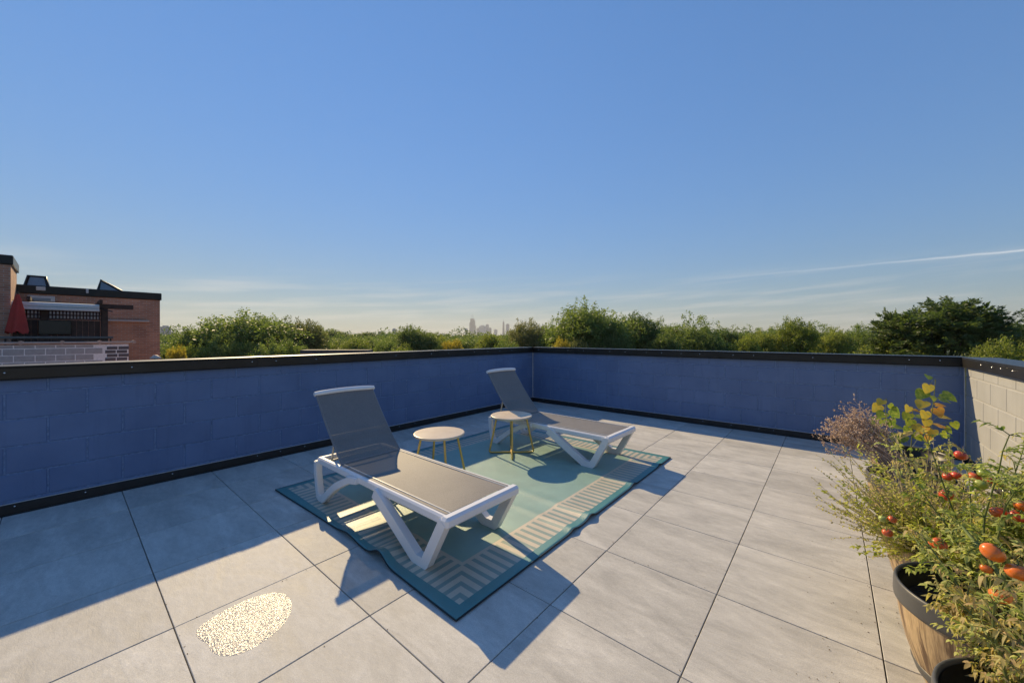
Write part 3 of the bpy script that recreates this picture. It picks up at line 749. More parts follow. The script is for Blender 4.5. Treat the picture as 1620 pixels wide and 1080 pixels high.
# grit and dry leaf crumbs on the pavers near the pots and along the joints
def litter():
    rp.seed(61); F = Fol()
    for k in range(420):
        if k < 150: x, y = rp.gauss(.10, .16), rp.uniform(1.1, 4.2)
        elif k < 300: x, y = GX+T*rp.randint(-5, 2)+rp.gauss(0, .012), rp.uniform(.4, 5.5)
        else: x, y = rp.uniform(-4, .9), GY+T*rp.randint(-4, 5)+rp.gauss(0, .015)
        if x > .95 or x < XL+.1 or (-3.7 < x < -1.25 and 1.1 < y < 4.3): continue
        F.leaf((x, y, .0012), rdir(-.02, .05), Vector((0, 0, 1)), rp.uniform(.003, .011), rp.uniform(.002, .006), rp.uniform(0, 1), .1)
    o = F.build('leaf_litter', m_leaf('dry_crumbs', (.03, .02, .012), (.16, .10, .05), None, .1, .8), None, 'stuff')
    tag(o, 'dark grit and leaf crumbs scattered over the pavers by the planters', 'litter')
litter()

# ------------------------------------------------------------------ ground far below, haze
GZ = -11.0
g = MB(); g.add([(-9000, -6000, GZ-.05), (9000, -6000, GZ-.05), (9000, 9500, GZ-.05), (-9000, 9500, GZ-.05)], [(0, 1, 2, 3)])
tag(g.build('ground', simple('grass_and_streets', (.06, .075, .04), .95, var=.4, nscale=.03)), kind='structure')
def on_x(u, v, X):
    d = px_dir(u, v); t = X/d.x; return d.y*t, EYE+d.z*t
# ------------------------------------------------------------------ neighbouring brick house with its roof deck
def m_brick(nt, p, out):
    v = pos(nt); sx = nt.nodes.new('ShaderNodeSeparateXYZ'); nt.links.new(v, sx.inputs[0]); cb = nt.nodes.new('ShaderNodeCombineXYZ')
    nt.links.new(math_n(nt, 'ADD', sx.outputs[0], sx.outputs[1]), cb.inputs[0]); nt.links.new(sx.outputs[2], cb.inputs[1])
    b = N(nt, 'ShaderNodeTexBrick', Scale=1.0); b.inputs['Color1'].default_value = (.52, .255, .15, 1); b.inputs['Color2'].default_value = (.38, .18, .11, 1); b.inputs['Mortar'].default_value = (.44, .38, .32, 1)
    b.inputs['Brick Width'].default_value = .21; b.inputs['Row Height'].default_value = .074; b.inputs['Mortar Size'].default_value = .006
    nt.links.new(cb.outputs[0], b.inputs['Vector'])
    c = mixc(nt, 1., b.outputs[0], ramp(nt, noise(nt, v, 1.2, 5.), [(.3, .8), (.7, 1.2)]), 'MULTIPLY')
    nt.links.new(c, p.inputs['Base Color']); p.inputs['Roughness'].default_value = .85; bump(nt, p, b.outputs['Fac'], -.4, .01)
M_BRICK = mat('red_brown_brick', m_brick)
M_GLASSY = simple('skylight_glass', (.22, .26, .31), .12, 0., var=.05)
M_DKWOOD = simple('dark_stained_wood', (.045, .026, .018), .7, var=.35, nscale=8)
M_AWN = simple('white_awning_cloth', (.62, .60, .57), .6, var=.06)
M_CMU = simple('bare_grey_block', (.40, .385, .365), .85, var=.12, nscale=9)
M_CMORT = simple('pale_mortar', (.80, .78, .74), .9)
M_CLAY = simple('clay_coping', (.50, .36, .28), .7, var=.15, nscale=5)
M_DBRICK = simple('dark_glazed_brick', (.10, .085, .09), .4)
M_REDC = simple('red_canvas', (.42, .035, .022), .75, var=.12, nscale=5)
M_TAN = simple('pinkish_pipe', (.55, .42, .35), .6)
XB, XC = -22.0, -18.5
yR, zT = on_x(253, 464, XB); yL = yR-16
bh = empty('brick_house', (XB, yR, GZ), 0, 'brown brick house with flat roof and black coping beyond the left parapet', 'building')
def bpart(name, m, a, b, parent=bh, bev=0, org=None):
    o = Vector(org if org is not None else (XB, yR, GZ)); k = MB(); a = Vector(a)-o; b = Vector(b)-o
    (k.bbox(a, b, bev) if bev else k.box(a, b)); return k.build(name, m, parent)
bpart('wall', M_BRICK, (XB-12, yL, GZ), (XB, yR, zT-.30))
bpart('coping', M_COPING, (XB-12.06, yL-.06, zT-.298), (XB+.05, yR+.05, zT), bev=.02)
y0, _ = on_x(17, 420, XB+2.2); _, z1 = on_x(17, 404, XB+2.2); dq = px_dir(26.5, 420); xs = y0*dq.x/dq.y
sb = bpart('stair_block', M_BRICK, (xs, yL, zT-.28), (XB+2.2, y0, z1-.3)); 
bpart('stair_block_wall', M_BRICK, (XB+.07, yL, GZ), (XB+2.2, y0, zT-.285))
bpart('stair_block_coping', M_COPING, (xs-.05, yL-.05, z1-.298), (XB+2.25, y0+.05, z1), bev=.02)
def skylight(u0, u1, v0, slope, X):
    ya, _ = on_x(u0, 450, X); yb, _ = on_x(u1, 450, X); _, zt = on_x((u0+u1)/2, v0, X); o = Vector((XB, yR, GZ)); z0 = zT-.01
    k = MB(); h0, h1 = (zt, zt) if not slope else (zt+.05, z0+.12)
    P = [(X-1.2, ya, z0), (X, ya, z0), (X, yb, z0), (X-1.2, yb, z0), (X-1.2, ya+.1, h0), (X-.06, ya+.1, h0), (X-.06, yb-.1, h1), (X-1.2, yb-.1, h1)]
    k.add([Vector(p)-o for p in P], [(0, 3, 2, 1), (4, 5, 6, 7), (0, 1, 5, 4), (1, 2, 6, 5), (2, 3, 7, 6), (3, 0, 4, 7)]); s = k.build('skylight', M_GLASSY, bh)
    f = MB(); f.tube([Vector(p)-o for p in (P[1], P[5], P[6], P[2])], .05, 6); f.build('skylight_frame', M_COPING, s)
skylight(38, 78, 437, False, XB-1.5); skylight(154, 198, 446, True, XB-1.5)
for (u0, v0, u1, v1, nm, m) in ((57, 453, 72, 460, 'roof_vent', M_AWN), (43, 467, 87, 480, 'transom_window', M_AWN), (136, 457, 140, 464, 'wall_lamp', M_AWN)):
    ya, za = on_x(u0, v0, XB+.08); yb, zb = on_x(u1, v1, XB+.08); w = bpart(nm, m, (XB+.052, ya, zb), (XB+.13, yb, za), bev=.01)
    if nm == 'transom_window': bpart('pane', M_GLASSY, (XB+.132, ya+.1, zb+.08), (XB+.14, yb-.1, za-.08), parent=w)
ya, za = on_x(168, 507, XB+.1); yb, _ = on_x(236, 508, XB+.1)
k = MB(); k.tube([(.1, ya-yR, za-GZ), (.1, yb-yR, za-GZ)], .045, 6); k.build('wall_pipe', M_TAN, bh)
# deck parapet of grey block with clay coping tiles
ye, zc = on_x(204, 543, XC); ys = ye-9.2
dw = empty('deck_wall', (XC, ye, zc-1.6), 0, 'bare grey block wall with pale mortar and clay coping around the neighbouring deck', 'wall')
og = (XC, ye, zc-1.6); bpart('mortar_core', M_CMORT, (XC-.2, ys, GZ), (XC-.005, ye-.01, zc-.02), dw, org=og)
cmu = MB(); cmu.bbox((-.18, 0, 0), (0, .380, .178), .004); CMUM = cmu.mesh('block', M_CMU)
_, zj = on_x(100, 550.5, XC)
for r in range(-3, 1):
    y = ye-.60-.4-(.2 if r % 2 else 0)
    while y > ys: link('block', CMUM, dw, (0, y-ye, zj+.2*(r-1)-(zc-1.6)+.006)); y -= .4
top = MB(); top.bbox((-.18, 0, 0), (0, .380, zc-zj-.04), .004); TOPM = top.mesh('block', M_CMU)
y = ye-.60-.4-.2
while y > ys: link('block', TOPM, dw, (-.004, y-ye, zj-(zc-1.6)+.006)); y -= .4
db = MB(); db.bbox((-.1, 0, 0), (0, .245, .10), .003); DBM = db.mesh('brick', M_DBRICK)
for r in range(6):
    for q in range(3):
        yq = -.56+.27*q+(.0 if r % 2 else .04)
        if -.58 < yq < -.24: link('brick', DBM, dw, (.004, yq, 1.6-.20-.125*r))
ct = MB(); ct.bbox((-.26, .01, 0), (.06, .79, .07), .02); ct.tube([(-.25, .8, .045), (.05, .8, .045)], .062, 8); CT = ct.mesh('coping_tile', M_CLAY)
for i in range(12): link('coping_tile', CT, dw, (0, .12-.8*(i+1), 1.601))
# railing behind it
XRL = -19.0; yr, zr = on_x(179, 532, XRL)
rl = empty('deck_railing', (XRL, yr, zc-.3), 0, 'dark wooden railing standing just behind the grey block deck wall', 'railing'); og = (XRL, yr, zc-.3)
bpart('top_rail', simple('weathered_rail', (.13, .115, .10), .7, var=.2), (XRL-.07, yr-9, zr-.07), (XRL+.07, yr, zr), rl, .01, og)
bm_ = MB(); bm_.box((-.02, -.02, 0), (.02, .02, zr-.075-(zc-.3))); BAL = bm_.mesh('baluster', M_DKWOOD)
for i in range(70): link('baluster', BAL, rl, (0, -.06-.128*i, 0))
# pergola with lattice
XP = -20.4; og = (XP, 0, zc-1.2)
yp, zp = on_x(165, 486, XP); y_0 = yp-8.6; _, zl0 = on_x(120, 505, XP); _, zl1 = on_x(120, 487, XP); _, zb = on_x(120, 481, XP)
pg = empty('pergola', og, 0, 'dark wooden pergola with lattice band and board screen on the neighbouring deck', 'pergola')
for y in (yp, on_x(70, 500, XP)[0], on_x(-60, 500, XP)[0]): bpart('post', M_DKWOOD, (XP-.09, y-.09, zc-1.2), (XP+.09, y+.09, zp), pg, .01, og)
bpart('beam', M_DKWOOD, (XP-.06, y_0, zb-.12), (XP+.12, yp+.75, zb+.04), pg, .01, og)
for k in range(5): bpart('rafter', M_DKWOOD, (XP-1.4, yp-.1-1.6*k-.04, zb+.045), (XP+.5, yp-.1-1.6*k+.04, zb+.17), pg, 0, og)
sl = MB(); sl.box((0, -.017, 0), (.012, .017, zl1-zl0)); SLV = sl.mesh('lattice_slat', M_DKWOOD)
for i in range(105): link('lattice_slat', SLV, pg, (.02, yp-.12-.078*i, zl0-(zc-1.2)))
for j in range(4): bpart('lattice_rail', M_DKWOOD, (XP+.034, y_0, zl0+(zl1-zl0)*j/3-.02), (XP+.046, yp-.09, zl0+(zl1-zl0)*j/3+.02), pg, 0, og)
def m_poly(nt, p, out):
    p.inputs['Base Color'].default_value = (.85, .86, .86, 1); tl = nt.nodes.new('ShaderNodeBsdfTranslucent'); tl.inputs[0].default_value = (.9, .9, .88, 1)
    mx = nt.nodes.new('ShaderNodeMixShader'); mx.inputs[0].default_value = .6; nt.links.new(p.outputs[0], mx.inputs[1]); nt.links.new(tl.outputs[0], mx.inputs[2]); nt.links.new(mx.outputs[0], out.inputs[0])
bpart('added_glow_sheet', mat('translucent_white_sheet', m_poly), (XP-.06, y_0, zl0), (XP-.05, yp-.1, zl1), pg, 0, og)  # sheet added behind the lattice so its gaps glow with sunlight from behind
bdm = MB(); bdm.box((0, 0, 0), (.02, .138, zl0-.04-(zc-1.2))); BDM = bdm.mesh('board', M_DKWOOD)
for i in range(59): link('board', BDM, pg, (-.02+random.uniform(-.004, .004), yp-.10-.142*(i+1), 0))
ya, za = on_x(60, 506, XP+.2); yb, zb2 = on_x(113, 529, XP+.2)
tag(bpart('outdoor_screen', simple('black_screen', (.006, .006, .007), .25), (XP+.03, ya, zb2), (XP+.10, yb, za), None, .015, (0, 0, 0)), 'black flat outdoor screen mounted on the pergola boards', 'screen')
aw = empty('awning', (XP+.3, 0, 0), 0, 'retracted white cloth awning rolled along the pergola beam', 'awning')
ya, za = on_x(14, 480.5, XP+.3); yb, zb_ = on_x(157, 484.5, XP+.3)
k = MB(); k.tube([(0, ya, za), (0, yb, za)], .10, 8); k.build('roll', M_AWN, aw)
k = MB(); k.bbox((.09, ya, za-.16), (.16, yb, za-.07), .01); k.build('front_bar', M_AWN, aw)
for i in range(4):
    y = ya+(yb-ya)*(.1+.27*i); k = MB(); k.tube([(-.05, y, za+.02), (.12, y+.5, za-.14)], .02, 6); k.build('folding_arm', M_COPING, aw)
# red closed parasol
XU = -19.6; yu, zu = on_x(28, 464, XU); _, zu0 = on_x(27, 526, XU)
um = empty('closed_parasol', (XU, yu, zc-1.2), 0, 'closed red canvas parasol standing on the neighbouring deck', 'parasol')
k = MB(); n = 20; rings = []
H = zu-zu0
for t in (0, .04, .15, .4, .7, .9, 1.0):
    r0 = .015+.20*t**.75; rings.append([((r0*(1+.22*math.cos(5*a+t)))*math.cos(a), (r0*(1+.22*math.cos(5*a+t)))*math.sin(a), zu-(zc-1.2)-H*t+(.05*math.cos(5*a) if t == 1 else 0)) for a in [2*math.pi*i/n for i in range(n)]])
vs = [p for g_ in rings for p in g_]; fs = [(i*n+j, i*n+(j+1) % n, (i+1)*n+(j+1) % n, (i+1)*n+j) for i in range(6) for j in range(n)]
k.add(vs, fs, 0, True); k.build('canopy', M_REDC, um)
k = MB(); k.tube([(0, 0, 0), (0, 0, zu-(zc-1.2)+.06)], .025, 8); k.build('pole', M_DKWOOD, um)
# roof in front: low roof with mushroom vent, and a plain grey roof farther off
y_, z_ = on_x(246, 562, -12.); vt = empty('roof_vent', (-12., y_, z_-.8), 0, 'small mushroom-capped roof vent just beyond the left parapet', 'vent')
k = MB(); k.lathe([(.035, 0), (.035, .74)], 12); k.build('pipe', M_TAN, vt); k = MB(); k.lathe([(.10, .73), (.10, .745), (.04, .80), (.001, .81)], 14); k.build('cap', M_TAN, vt)
nb = empty('low_house', (-13.5, -2, GZ), 0, 'low brick house under the mushroom vent', 'building')
k = MB(); k.box((-2.5, -9, 0), (4.5, 9.5, z_-.85-GZ)); k.build('wall', M_BRICK, nb); k = MB(); k.box((-2.4, -8.9, z_-.848-GZ), (4.4, 9.4, z_-.80-GZ)); k.build('roof', M_MEMB, nb)
def pix_house(name, label, u0, u1, vt_, z, depth, m, parapet=.25):
    a = FWD*z + RIGHT*((u0-CX)/FPX*z); b = FWD*z + RIGHT*((u1-CX)/FPX*z); zt = EYE+(HZ-vt_)/FPX*z; n = FWD*depth
    r = empty(name, (a.x, a.y, GZ), 0, label, 'building'); k = MB()
    P = [a, b, b+n, a+n]; P = [p-a for p in P]; h = zt-GZ
    k.add([p for p in P]+[p+Vector((0, 0, h-parapet)) for p in P], [(4, 5, 6, 7), (0, 1, 5, 4), (1, 2, 6, 5), (2, 3, 7, 6), (3, 0, 4, 7)]); k.build('wall', m, r)
    k = MB(); c = (P[0]+P[2])/2; Q = [c+(p-c)*1.02 for p in P]
    k.add([p+Vector((0, 0, h-parapet+.002)) for p in Q]+[p+Vector((0, 0, h)) for p in Q], [(3, 2, 1, 0), (4, 5, 6, 7), (0, 1, 5, 4), (1, 2, 6, 5), (2, 3, 7, 6), (3, 0, 4, 7)]); k.build('roof', simple('grey_roof_edge', (.06, .065, .07), .7), r)
pix_house('flat_roofed_house', 'house with a long plain grey roof edge below the distant treetops', 476, 582, 553.5, 38., 1.2, M_BRICK, .4)

# ------------------------------------------------------------------ trees
M_TG = m_leaf('mid_green_foliage', (.115, .165, .05), (.25, .30, .10), None, .5, .5, .4)
M_TY = m_leaf('yellow_green_foliage', (.16, .20, .045), (.33, .34, .09), None, .5, .5, .4)
M_TD = m_leaf('dark_green_foliage', (.08, .12, .045), (.20, .24, .09), None, .5, .48, .4)
M_TO = m_leaf('olive_foliage', (.13, .14, .065), (.25, .235, .12), None, .48, .5, .4)
M_TA = m_leaf('autumn_foliage', (.32, .24, .045), (.55, .42, .08), None, .48)
def leaf_mesh(name, Cn, Dn, L, W, T, m):
    n = len(Cn); Rn = rng.normal(size=(n, 3)); Pn = np.cross(Dn, Rn); Pn /= np.linalg.norm(Pn, axis=1)[:, None]+1e-9; Nn = np.cross(Dn, Pn)
    V = np.empty((n, 4, 3)); V[:, 0] = Cn; V[:, 1] = Cn+Dn*L[:, None]*.45+Pn*W[:, None]*.5+Nn*W[:, None]*.15; V[:, 2] = Cn+Dn*L[:, None]; V[:, 3] = Cn+Dn*L[:, None]*.45-Pn*W[:, None]*.5+Nn*W[:, None]*.15
    me = bpy.data.meshes.new(name); me.vertices.add(n*4); me.vertices.foreach_set('co', V.reshape(-1)); me.loops.add(n*4); me.loops.foreach_set('vertex_index', np.arange(n*4, dtype=np.int32))
    me.polygons.add(n); me.polygons.foreach_set('loop_start', np.arange(0, n*4, 4, dtype=np.int32)); me.polygons.foreach_set('loop_total', np.full(n, 4, dtype=np.int32))
    a = me.attributes.new('tint', 'FLOAT', 'POINT'); a.data.foreach_set('value', np.repeat(T, 4)); me.materials.append(m); me.update(calc_edges=True); return me
def unit(a): return a/(np.linalg.norm(a, axis=1)[:, None]+1e-9)
def tree_meshes(seed, m, nsp=760, nl=32, leaf=.20, lobes=16, spray=1.1, up=.5, flat=.8, frond=False):
    """crown radius about 4.5, total height 14"""
    r = np.random.default_rng(seed); LC = []
    for k in range(lobes):
        d = r.normal(size=3); d[2] = abs(d[2])*.9-.25; d /= np.linalg.norm(d); LC.append((d*np.array([2.7, 2.7, 2.6*flat])*r.uniform(.55, 1.1)+np.array([0, 0, 9.8]), r.uniform(1.5, 2.4)))
    Cs, Ds, Ls, Ts = [], [], [], []
    for k in range(nsp):
        c, R0 = LC[r.integers(len(LC))]; d = r.normal(size=3); d[2] = d[2]*.8+.25; d /= np.linalg.norm(d)
        b = c+d*R0*r.uniform(.25, .85); e = d*1.0+np.array([0, 0, up*r.uniform(0, 1)])+r.normal(size=3)*.35; e /= np.linalg.norm(e); L = spray*r.uniform(.6, 1.3)
        t = r.uniform(0, 1, nl); droop = np.zeros((nl, 3)); droop[:, 2] = -.25*t*t*L
        base = b+np.outer(t*L, e)+droop
        if frond:
            side = np.cross(e, [0, 0, 1.]); side /= np.linalg.norm(side)+1e-9; sg = np.where(np.arange(nl) % 2 == 0, 1, -1)[:, None]
            D = unit(sg*side+e*.5+r.normal(size=(nl, 3))*.25); base = base+r.normal(size=(nl, 3))*.05
        else:
            base = base+r.normal(size=(nl, 3))*(.22*(1-.5*t))[:, None]; D = unit(r.normal(size=(nl, 3))+e*.8)
        Cs.append(base); Ds.append(D); Ls.append(leaf*r.uniform(.6, 1.3, nl)); Ts.append(np.clip(r.uniform(0, 1)*.6+r.uniform(0, .4, nl), 0, 1))
    Lc = np.concatenate(Ls); crown = leaf_mesh('crown', np.concatenate(Cs), np.concatenate(Ds), Lc, Lc*(.36 if frond else .6), np.concatenate(Ts), m)
    t = MB(); t.tube([(0, 0, 0), (.05, .03, 3), (-.05, .08, 6), (0, 0, 8.5), (.1, 0, 10.5)], [.34, .27, .22, .15, .06], 8)
    for c, R0 in LC: 
        s = Vector((0, 0, r.uniform(5, 8))); c = Vector(c); t.tube([s, s.lerp(c, .5)+Vector((0, 0, -.3)), c], [.12, .08, .03], 5)
    return t.mesh('trunk', M_BARK), crown
KIND = {'green': tree_meshes(1, M_TG), 'green2': tree_meshes(2, M_TG, lobes=20, spray=1.2), 'yellow': tree_meshes(3, M_TY, lobes=18, leaf=.19, spray=.9), 'dark': tree_meshes(4, M_TD, nsp=820, spray=1.2),
        'olive': tree_meshes(5, M_TO, spray=1.2, up=.8), 'autumn': tree_meshes(6, M_TA, lobes=10, spray=.8), 'tall': tree_meshes(7, M_TG, nsp=1100, lobes=22, spray=1.35, up=.6),
        'frond': tree_meshes(8, M_TD, nsp=800, nl=46, lobes=18, spray=1.0, leaf=.27, flat=1.25, up=.8, frond=True), 'yellow2': tree_meshes(9, M_TY, lobes=16, spray=1.15)}
def tree(u, vt_, w, z, kind, label, group, cname='tree', hz=None):
    p = FWD*z+RIGHT*((u-CX)/FPX*z); top = EYE+(HZ-vt_)/FPX*z; Hh = top-GZ; rad = w/2/FPX*z
    tm, cm = KIND[kind]; root = empty(cname, (p.x, p.y, GZ), random.uniform(0, 6.28), label, 'tree', group)
    s = rad/4.3; k = Hh/14.0
    for nm, me in (('trunk', tm), ('crown', cm)):
        o = link(nm, me, root); o.scale = (s, s, k)
    return root
TREES = [
 (418, 491, 150, 55, 'green2', 'broad rounded green tree rising behind the left parapet, largest beside the brick house', None),
 (470, 499, 80, 58, 'olive', 'brownish-green tree joined to the broad rounded tree', None),
 (335, 505, 80, 52, 'green', 'smaller green tree between the brick house and the broad rounded tree', None),
 (300, 533, 60, 44, 'yellow', 'pale green low tree next to the brick house corner', None),
 (283, 543, 30, 40, 'autumn', 'small bright yellow shrub-like tree beside the brick house', None),
 (264, 543, 36, 46, 'dark', 'dark low tree hard against the brick house corner', None),
 (362, 528, 70, 47, 'green', 'lower leafy tree before the broad rounded tree, on its brick-house side', 'lower trees before the broad tree'),
 (450, 532, 80, 46, 'green2', 'lower leafy tree before the broad tree, under its brownish neighbour', 'lower trees before the broad tree'),
 (522, 534, 60, 75, 'yellow', 'pale green treetop beyond the grey roof edge, below the dome-shaped tree', 'trees beyond the grey roof'),
 (565, 537, 60, 70, 'yellow2', 'pale green treetop beyond the grey roof edge, below the flat-topped tree', 'trees beyond the grey roof'),
 (532, 522, 46, 190, 'dark', 'distant dark dome-shaped tree on the horizon over the grey roof', None),
 (575, 526, 40, 230, 'dark', 'distant flat-topped dark tree near small far tower blocks', None),
 (615, 533, 50, 66, 'green', 'green treetop left of the dark bushy tree', None),
 (660, 512, 66, 60, 'dark', 'dark bushy round tree short of the city skyline', None),
 (700, 524, 56, 75, 'yellow', 'light green tree right beside the orange-yellow tree under the skyline', 'light trees under the skyline'),
 (745, 530, 60, 78, 'green', 'mid green tree under the city skyline', None),
 (722, 535, 44, 58, 'autumn', 'orange-yellow tree below the city skyline', None),
 (780, 530, 60, 72, 'yellow2', 'light green tree directly under the thin tapering tower', 'light trees under the skyline'),
 (640, 540, 60, 50, 'yellow', 'pale low treetop just over the coping by the dark bushy tree', None),
 (834, 501, 68, 58, 'olive', 'grey-green tree behind the corner of the shaded parapets', None),
 (800, 532, 50, 52, 'green', 'low green tree before the grey-green corner tree', None),
 (930, 476, 120, 50, 'tall', 'tallest spreading green tree beyond the far parapet', None),
 (882, 505, 54, 54, 'green2', 'green tree flanking the tallest spreading tree towards the skyline', None),
 (885, 530, 36, 42, 'autumn', 'small yellow tree low in front of the tallest spreading tree', None),
 (915, 530, 50, 44, 'olive', 'olive-brown low tree in front of the tallest spreading tree', None),
 (1013, 489, 72, 52, 'dark', 'dark green tree adjoining the tallest spreading tree', None),
 (965, 520, 60, 46, 'dark', 'low dark tree under the tallest spreading tree', None),
 (1090, 499, 84, 52, 'green', 'rounded green tree between dark tree and light green row', None),
 (1055, 522, 60, 45, 'dark', 'low dark tree between the dark green tree and the rounded green tree', 'low dark trees under the rounded tree'),
 (1130, 526, 50, 48, 'dark', 'low dark tree between the rounded green tree and the light green row', 'low dark trees under the rounded tree'),
 (1160, 519, 56, 80, 'green', 'distant green tree starting the light green row', None),
 (1205, 514, 64, 56, 'yellow', 'bright yellow-green tree in the light row, beside the distant green tree', 'light yellow-green row'),
 (1262, 506, 72, 54, 'yellow2', 'tallest bright yellow-green tree in the light row behind the far parapet', 'light yellow-green row'),
 (1310, 513, 60, 56, 'yellow', 'bright yellow-green tree in the light row, between its tallest and the frond-leaved tree', 'light yellow-green row'),
 (1180, 533, 50, 46, 'yellow2', 'lowest yellow-green treetop of the light row, just over the black coping', 'light yellow-green row'),
 (1360, 514, 60, 62, 'green', 'green tree joining light row to the large frond-leaved tree', None),
 (1395, 530, 70, 42, 'yellow', 'low light green tree under the frond-leaved tree', None),
 (1450, 540, 80, 36, 'yellow2', 'pale leafy low tree in front of the frond-leaved tree', None),
 (1485, 474, 150, 36, 'frond', 'large dark frond-leaved tree over the sunlit parapet corner', None),
 (1415, 492, 60, 38, 'frond', 'smaller frond-leaved crown on the side of the large one', None),
 (1600, 510, 80, 38, 'frond', 'dark frond-leaved tree beyond the sunlit parapet coping', None),
 (1590, 541, 110, 28, 'yellow2', 'pale green bushy treetop just beyond the sunlit parapet coping', None),
 (1700, 520, 110, 40, 'green', 'green tree past the end of the sunlit parapet view', None),
]
for t in TREES: tree(t[0], t[1]-3, t[2]*1.14, *t[3:])
BELT = ['green belt treetop between the brownish-green tree and the grey roof', 'dark belt treetop behind the plain grey roof edge', 'green belt treetop between the flat-topped tree and the squat far block',
 'green belt treetop right beside the dark bushy round tree, on its grey-roof side', 'dark belt treetop right beside the dark bushy round tree, on its skyline side', 'green belt treetop behind the orange-yellow tree',
 'dark belt treetop under the broad pale slab tower', 'green belt treetop between tapering tower and grey-green corner tree', 'dark belt treetop between grey-green corner tree and tallest spreading tree',
 'dark belt treetop where the light yellow-green row begins', 'green belt treetop behind the lowest yellow-green treetop', 'green belt treetop just before the tallest yellow-green tree', 'green belt treetop just past the tallest yellow-green tree',
 'yellowish belt treetop at the frond-tree end of the light row', 'green belt treetop beside the smaller frond-leaved crown', 'dark belt treetop behind the tree next to the brick house', 'slim green belt treetop at the edge of the brownish-green tree',
 'green belt treetop joining the rounded green tree to the light row', 'green belt treetop joining dark green tree and rounded green tree', 'green belt treetop joining the tallest spreading tree to the dark green tree']
for i, (u, vt_, w, z, k) in enumerate(((505, 527, 60, 95, 'green'), (545, 531, 66, 88, 'dark'), (590, 529, 60, 92, 'green2'), (635, 526, 54, 85, 'green'), (685, 523, 50, 90, 'dark'), (712, 530, 60, 84, 'green2'), (765, 531, 64, 86, 'dark'), (808, 524, 50, 80, 'green'),
        (855, 516, 60, 78, 'dark'), (1148, 515, 64, 74, 'dark'), (1185, 516, 60, 70, 'green'), (1235, 513, 70, 72, 'green2'), (1290, 510, 64, 70, 'green'), (1335, 512, 66, 66, 'yellow'), (1375, 511, 64, 58, 'green2'), (320, 522, 60, 70, 'dark'), (500, 515, 40, 66, 'green'), (1110, 512, 60, 66, 'green2'), (1045, 503, 50, 62, 'green'), (985, 497, 56, 58, 'green'))):
    tree(u, vt_, w*1.15, z, k, BELT[i], 'belt of treetops beyond the parapets')
# the wood that stretches to the horizon: one mass of crowns
def woodland():
    r = np.random.default_rng(77); Cs, Ds, Ls, Ts = [], [], [], []
    for k in range(2600):
        z = 95*math.exp(r.uniform(0, 3.4)); a = r.uniform(-1.62, 1.75); p = np.array(FWD*z+RIGHT*(a*z)); hgt = r.uniform(-1.2, 1.9)+(r.uniform(0, 3.5) if r.uniform() < .22 else 0)+min(1.0, z*.0010); R0 = r.uniform(3.5, 6.5)
        n = int(np.clip(26000/z, 34, 170)); d = r.normal(size=(n, 3)); d[:, 2] = abs(d[:, 2]); d = unit(d)
        c = np.array([p[0], p[1], hgt-R0*.8])+d*np.array([R0, R0, R0*.8])*r.uniform(.8, 1.04, n)[:, None]
        Cs.append(c); Ds.append(unit(d+r.normal(size=(n, 3)))); Ls.append(np.full(n, np.clip(z*.004, .55, 3.2))*r.uniform(.7, 1.3, n)); Ts.append(np.clip(r.uniform(0, .7)+r.uniform(0, .3, n), 0, 1))
    L = np.concatenate(Ls); me = leaf_mesh('woodland', np.concatenate(Cs), np.concatenate(Ds), L, L*.75, np.concatenate(Ts)*.75, M_TD)
    tag(link('woodland', me), 'far wooded neighbourhood whose treetops run to the horizon', 'woodland', kind='stuff')
woodland()

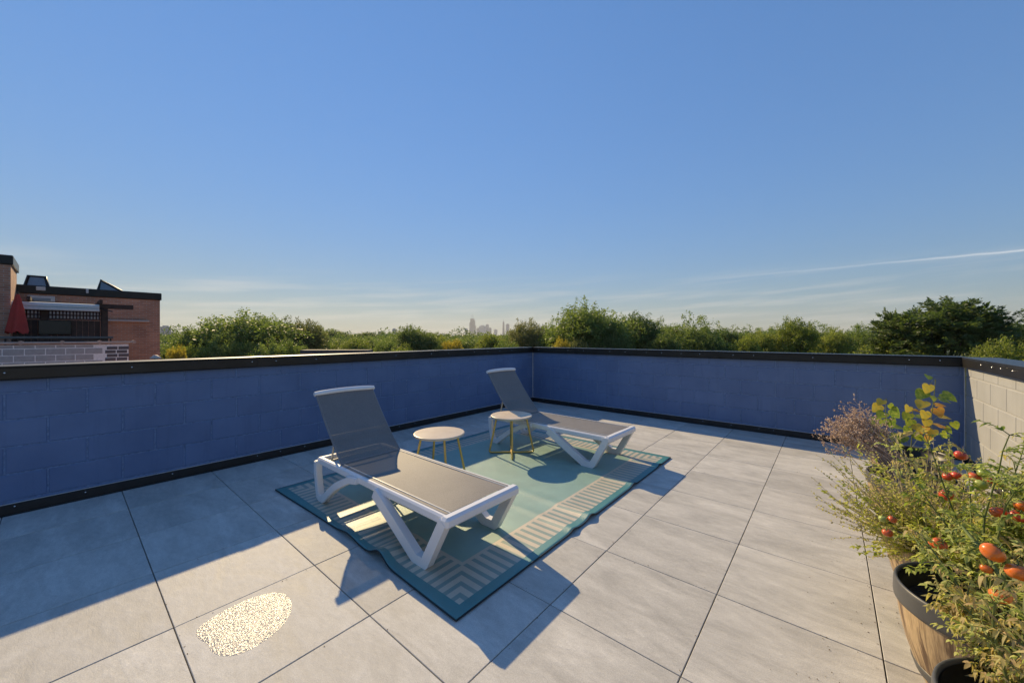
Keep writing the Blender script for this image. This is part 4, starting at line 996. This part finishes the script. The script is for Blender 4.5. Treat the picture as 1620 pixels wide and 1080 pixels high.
# ------------------------------------------------------------------ skyline
M_TWR = simple('grey_tower', (.16, .17, .19), .6); M_TWD = simple('dark_tower', (.05, .055, .065), .4); M_TWP = simple('pale_tower', (.36, .35, .33), .7)
def tower(u, w, vt_, z, label, m=M_TWR, kind='slab', depth=1.0):
    p = FWD*z+RIGHT*((u-CX)/FPX*z); W = w/FPX*z; H = EYE+(HZ-vt_)/FPX*z-GZ; root = empty('tower_block', (p.x, p.y, GZ), R(YAW)+R(random.uniform(-14, 14)), label, 'skyscraper', 'distant tower blocks')
    b = MB()
    if kind == 'stepped':
        for (x0, x1, h) in ((-.5, .5, .62), (-.5, .17, .80), (-.33, .33, .9), (-.33, .17, 1.)): b.box((x0*W, -W/2*(.4+h/2), 0), (x1*W, W/2*(.4+h/2), h*H+random.uniform(0, 1)))
        b.build('shaft', m, root)
        for x in (-.16, .06): a = MB(); a.tube([(x*W, 0, H), (x*W, 0, H+.26*H)], [W*.035, W*.015], 6); a.build('antenna', M_TWP, root)
    elif kind == 'taper':
        b.add([(x*W, y*W, z_) for z_, s in ((0, .5), (H, .3)) for x, y in ((-s, -s), (s, -s), (s, s), (-s, s))], [(4, 5, 6, 7), (0, 1, 5, 4), (1, 2, 6, 5), (2, 3, 7, 6), (3, 0, 4, 7)]); b.build('shaft', m, root)
        a = MB(); a.tube([(0, 0, H), (0, 0, H*1.22)], [W*.1, W*.03], 6); a.build('antenna', M_TWP, root)
    else:
        b.box((-W/2, -W*depth/2, 0), (W/2, W*depth/2, H)); b.build('shaft', m, root)
        c = MB(); c.box((-W*.3, -W*depth*.3, H+.01), (W*.25, W*depth*.3, H+W*.18)); c.build('roof_house', m, root)
    n = 7
    for k in range(1, n):                         # storey bands, a few metres deep at this distance
        if kind == 'slab': s = MB(); s.box((-W/2-.4, -W*depth/2-.4, H*k/n), (W/2+.4, W*depth/2+.4, H*k/n+H*.03)); s.build('storey_band', M_TWD if m is not M_TWD else M_TWR, root)
Z = 6800
tower(748, 9, 504, Z, 'stepped black skyscraper with twin antennas, tallest on the skyline', M_TWD, 'stepped')
tower(763.5, 9, 516, Z-300, 'broad pale slab tower beside the stepped black skyscraper', M_TWP)
tower(771, 4.2, 513.5, Z, 'slim grey tower next to the broad pale slab', M_TWR)
tower(775.5, 4, 519, Z-200, 'short dark tower at the foot of the slim grey tower', M_TWD)
tower(796.5, 3.6, 509, Z+100, 'thin tapering tower with a mast, apart from the skyline cluster', M_TWD, 'taper')
tower(803, 5, 513, Z, 'grey block half hidden by the tree near the tapering tower', M_TWR)
tower(738, 4, 520, Z-400, 'small tower at the edge of the skyline cluster', M_TWR)
tower(756.5, 5, 519.5, Z+200, 'low dark block between black skyscraper and pale slab', M_TWD)
tower(784, 5, 521.5, Z, 'low pale block between skyline cluster and tapering tower', M_TWP)
tower(262, 9, 516.5, 1500, 'lone pale residential tower on the horizon beside the brick house', M_TWP)
tower(270, 8, 526, 1500, 'low annex block next to the lone residential tower', M_TWR)
tower(624, 6, 520.5, 2200, 'small pale tower on the horizon left of the dark bushy tree', M_TWP)
tower(603, 8, 525.5, 2200, 'squat grey block on the horizon near the small pale tower', M_TWR)
tower(590, 6, 527, 2400, 'squat block on the horizon over the flat-topped tree', M_TWP)
hz = MB(); hz.box((-8200, -2500, GZ-1), (5500, 8600, 420))
def m_haze(nt, p, out):
    nt.nodes.remove(p); v = nt.nodes.new('ShaderNodeVolumePrincipled'); v.inputs['Color'].default_value = (.92, .95, 1, 1); v.inputs['Density'].default_value = 8e-5; v.inputs['Anisotropy'].default_value = .2
    nt.links.new(v.outputs[0], out.inputs['Volume'])
tag(hz.build('haze', mat('thin_haze', m_haze)), 'thin pale haze over the city', 'haze', kind='stuff')
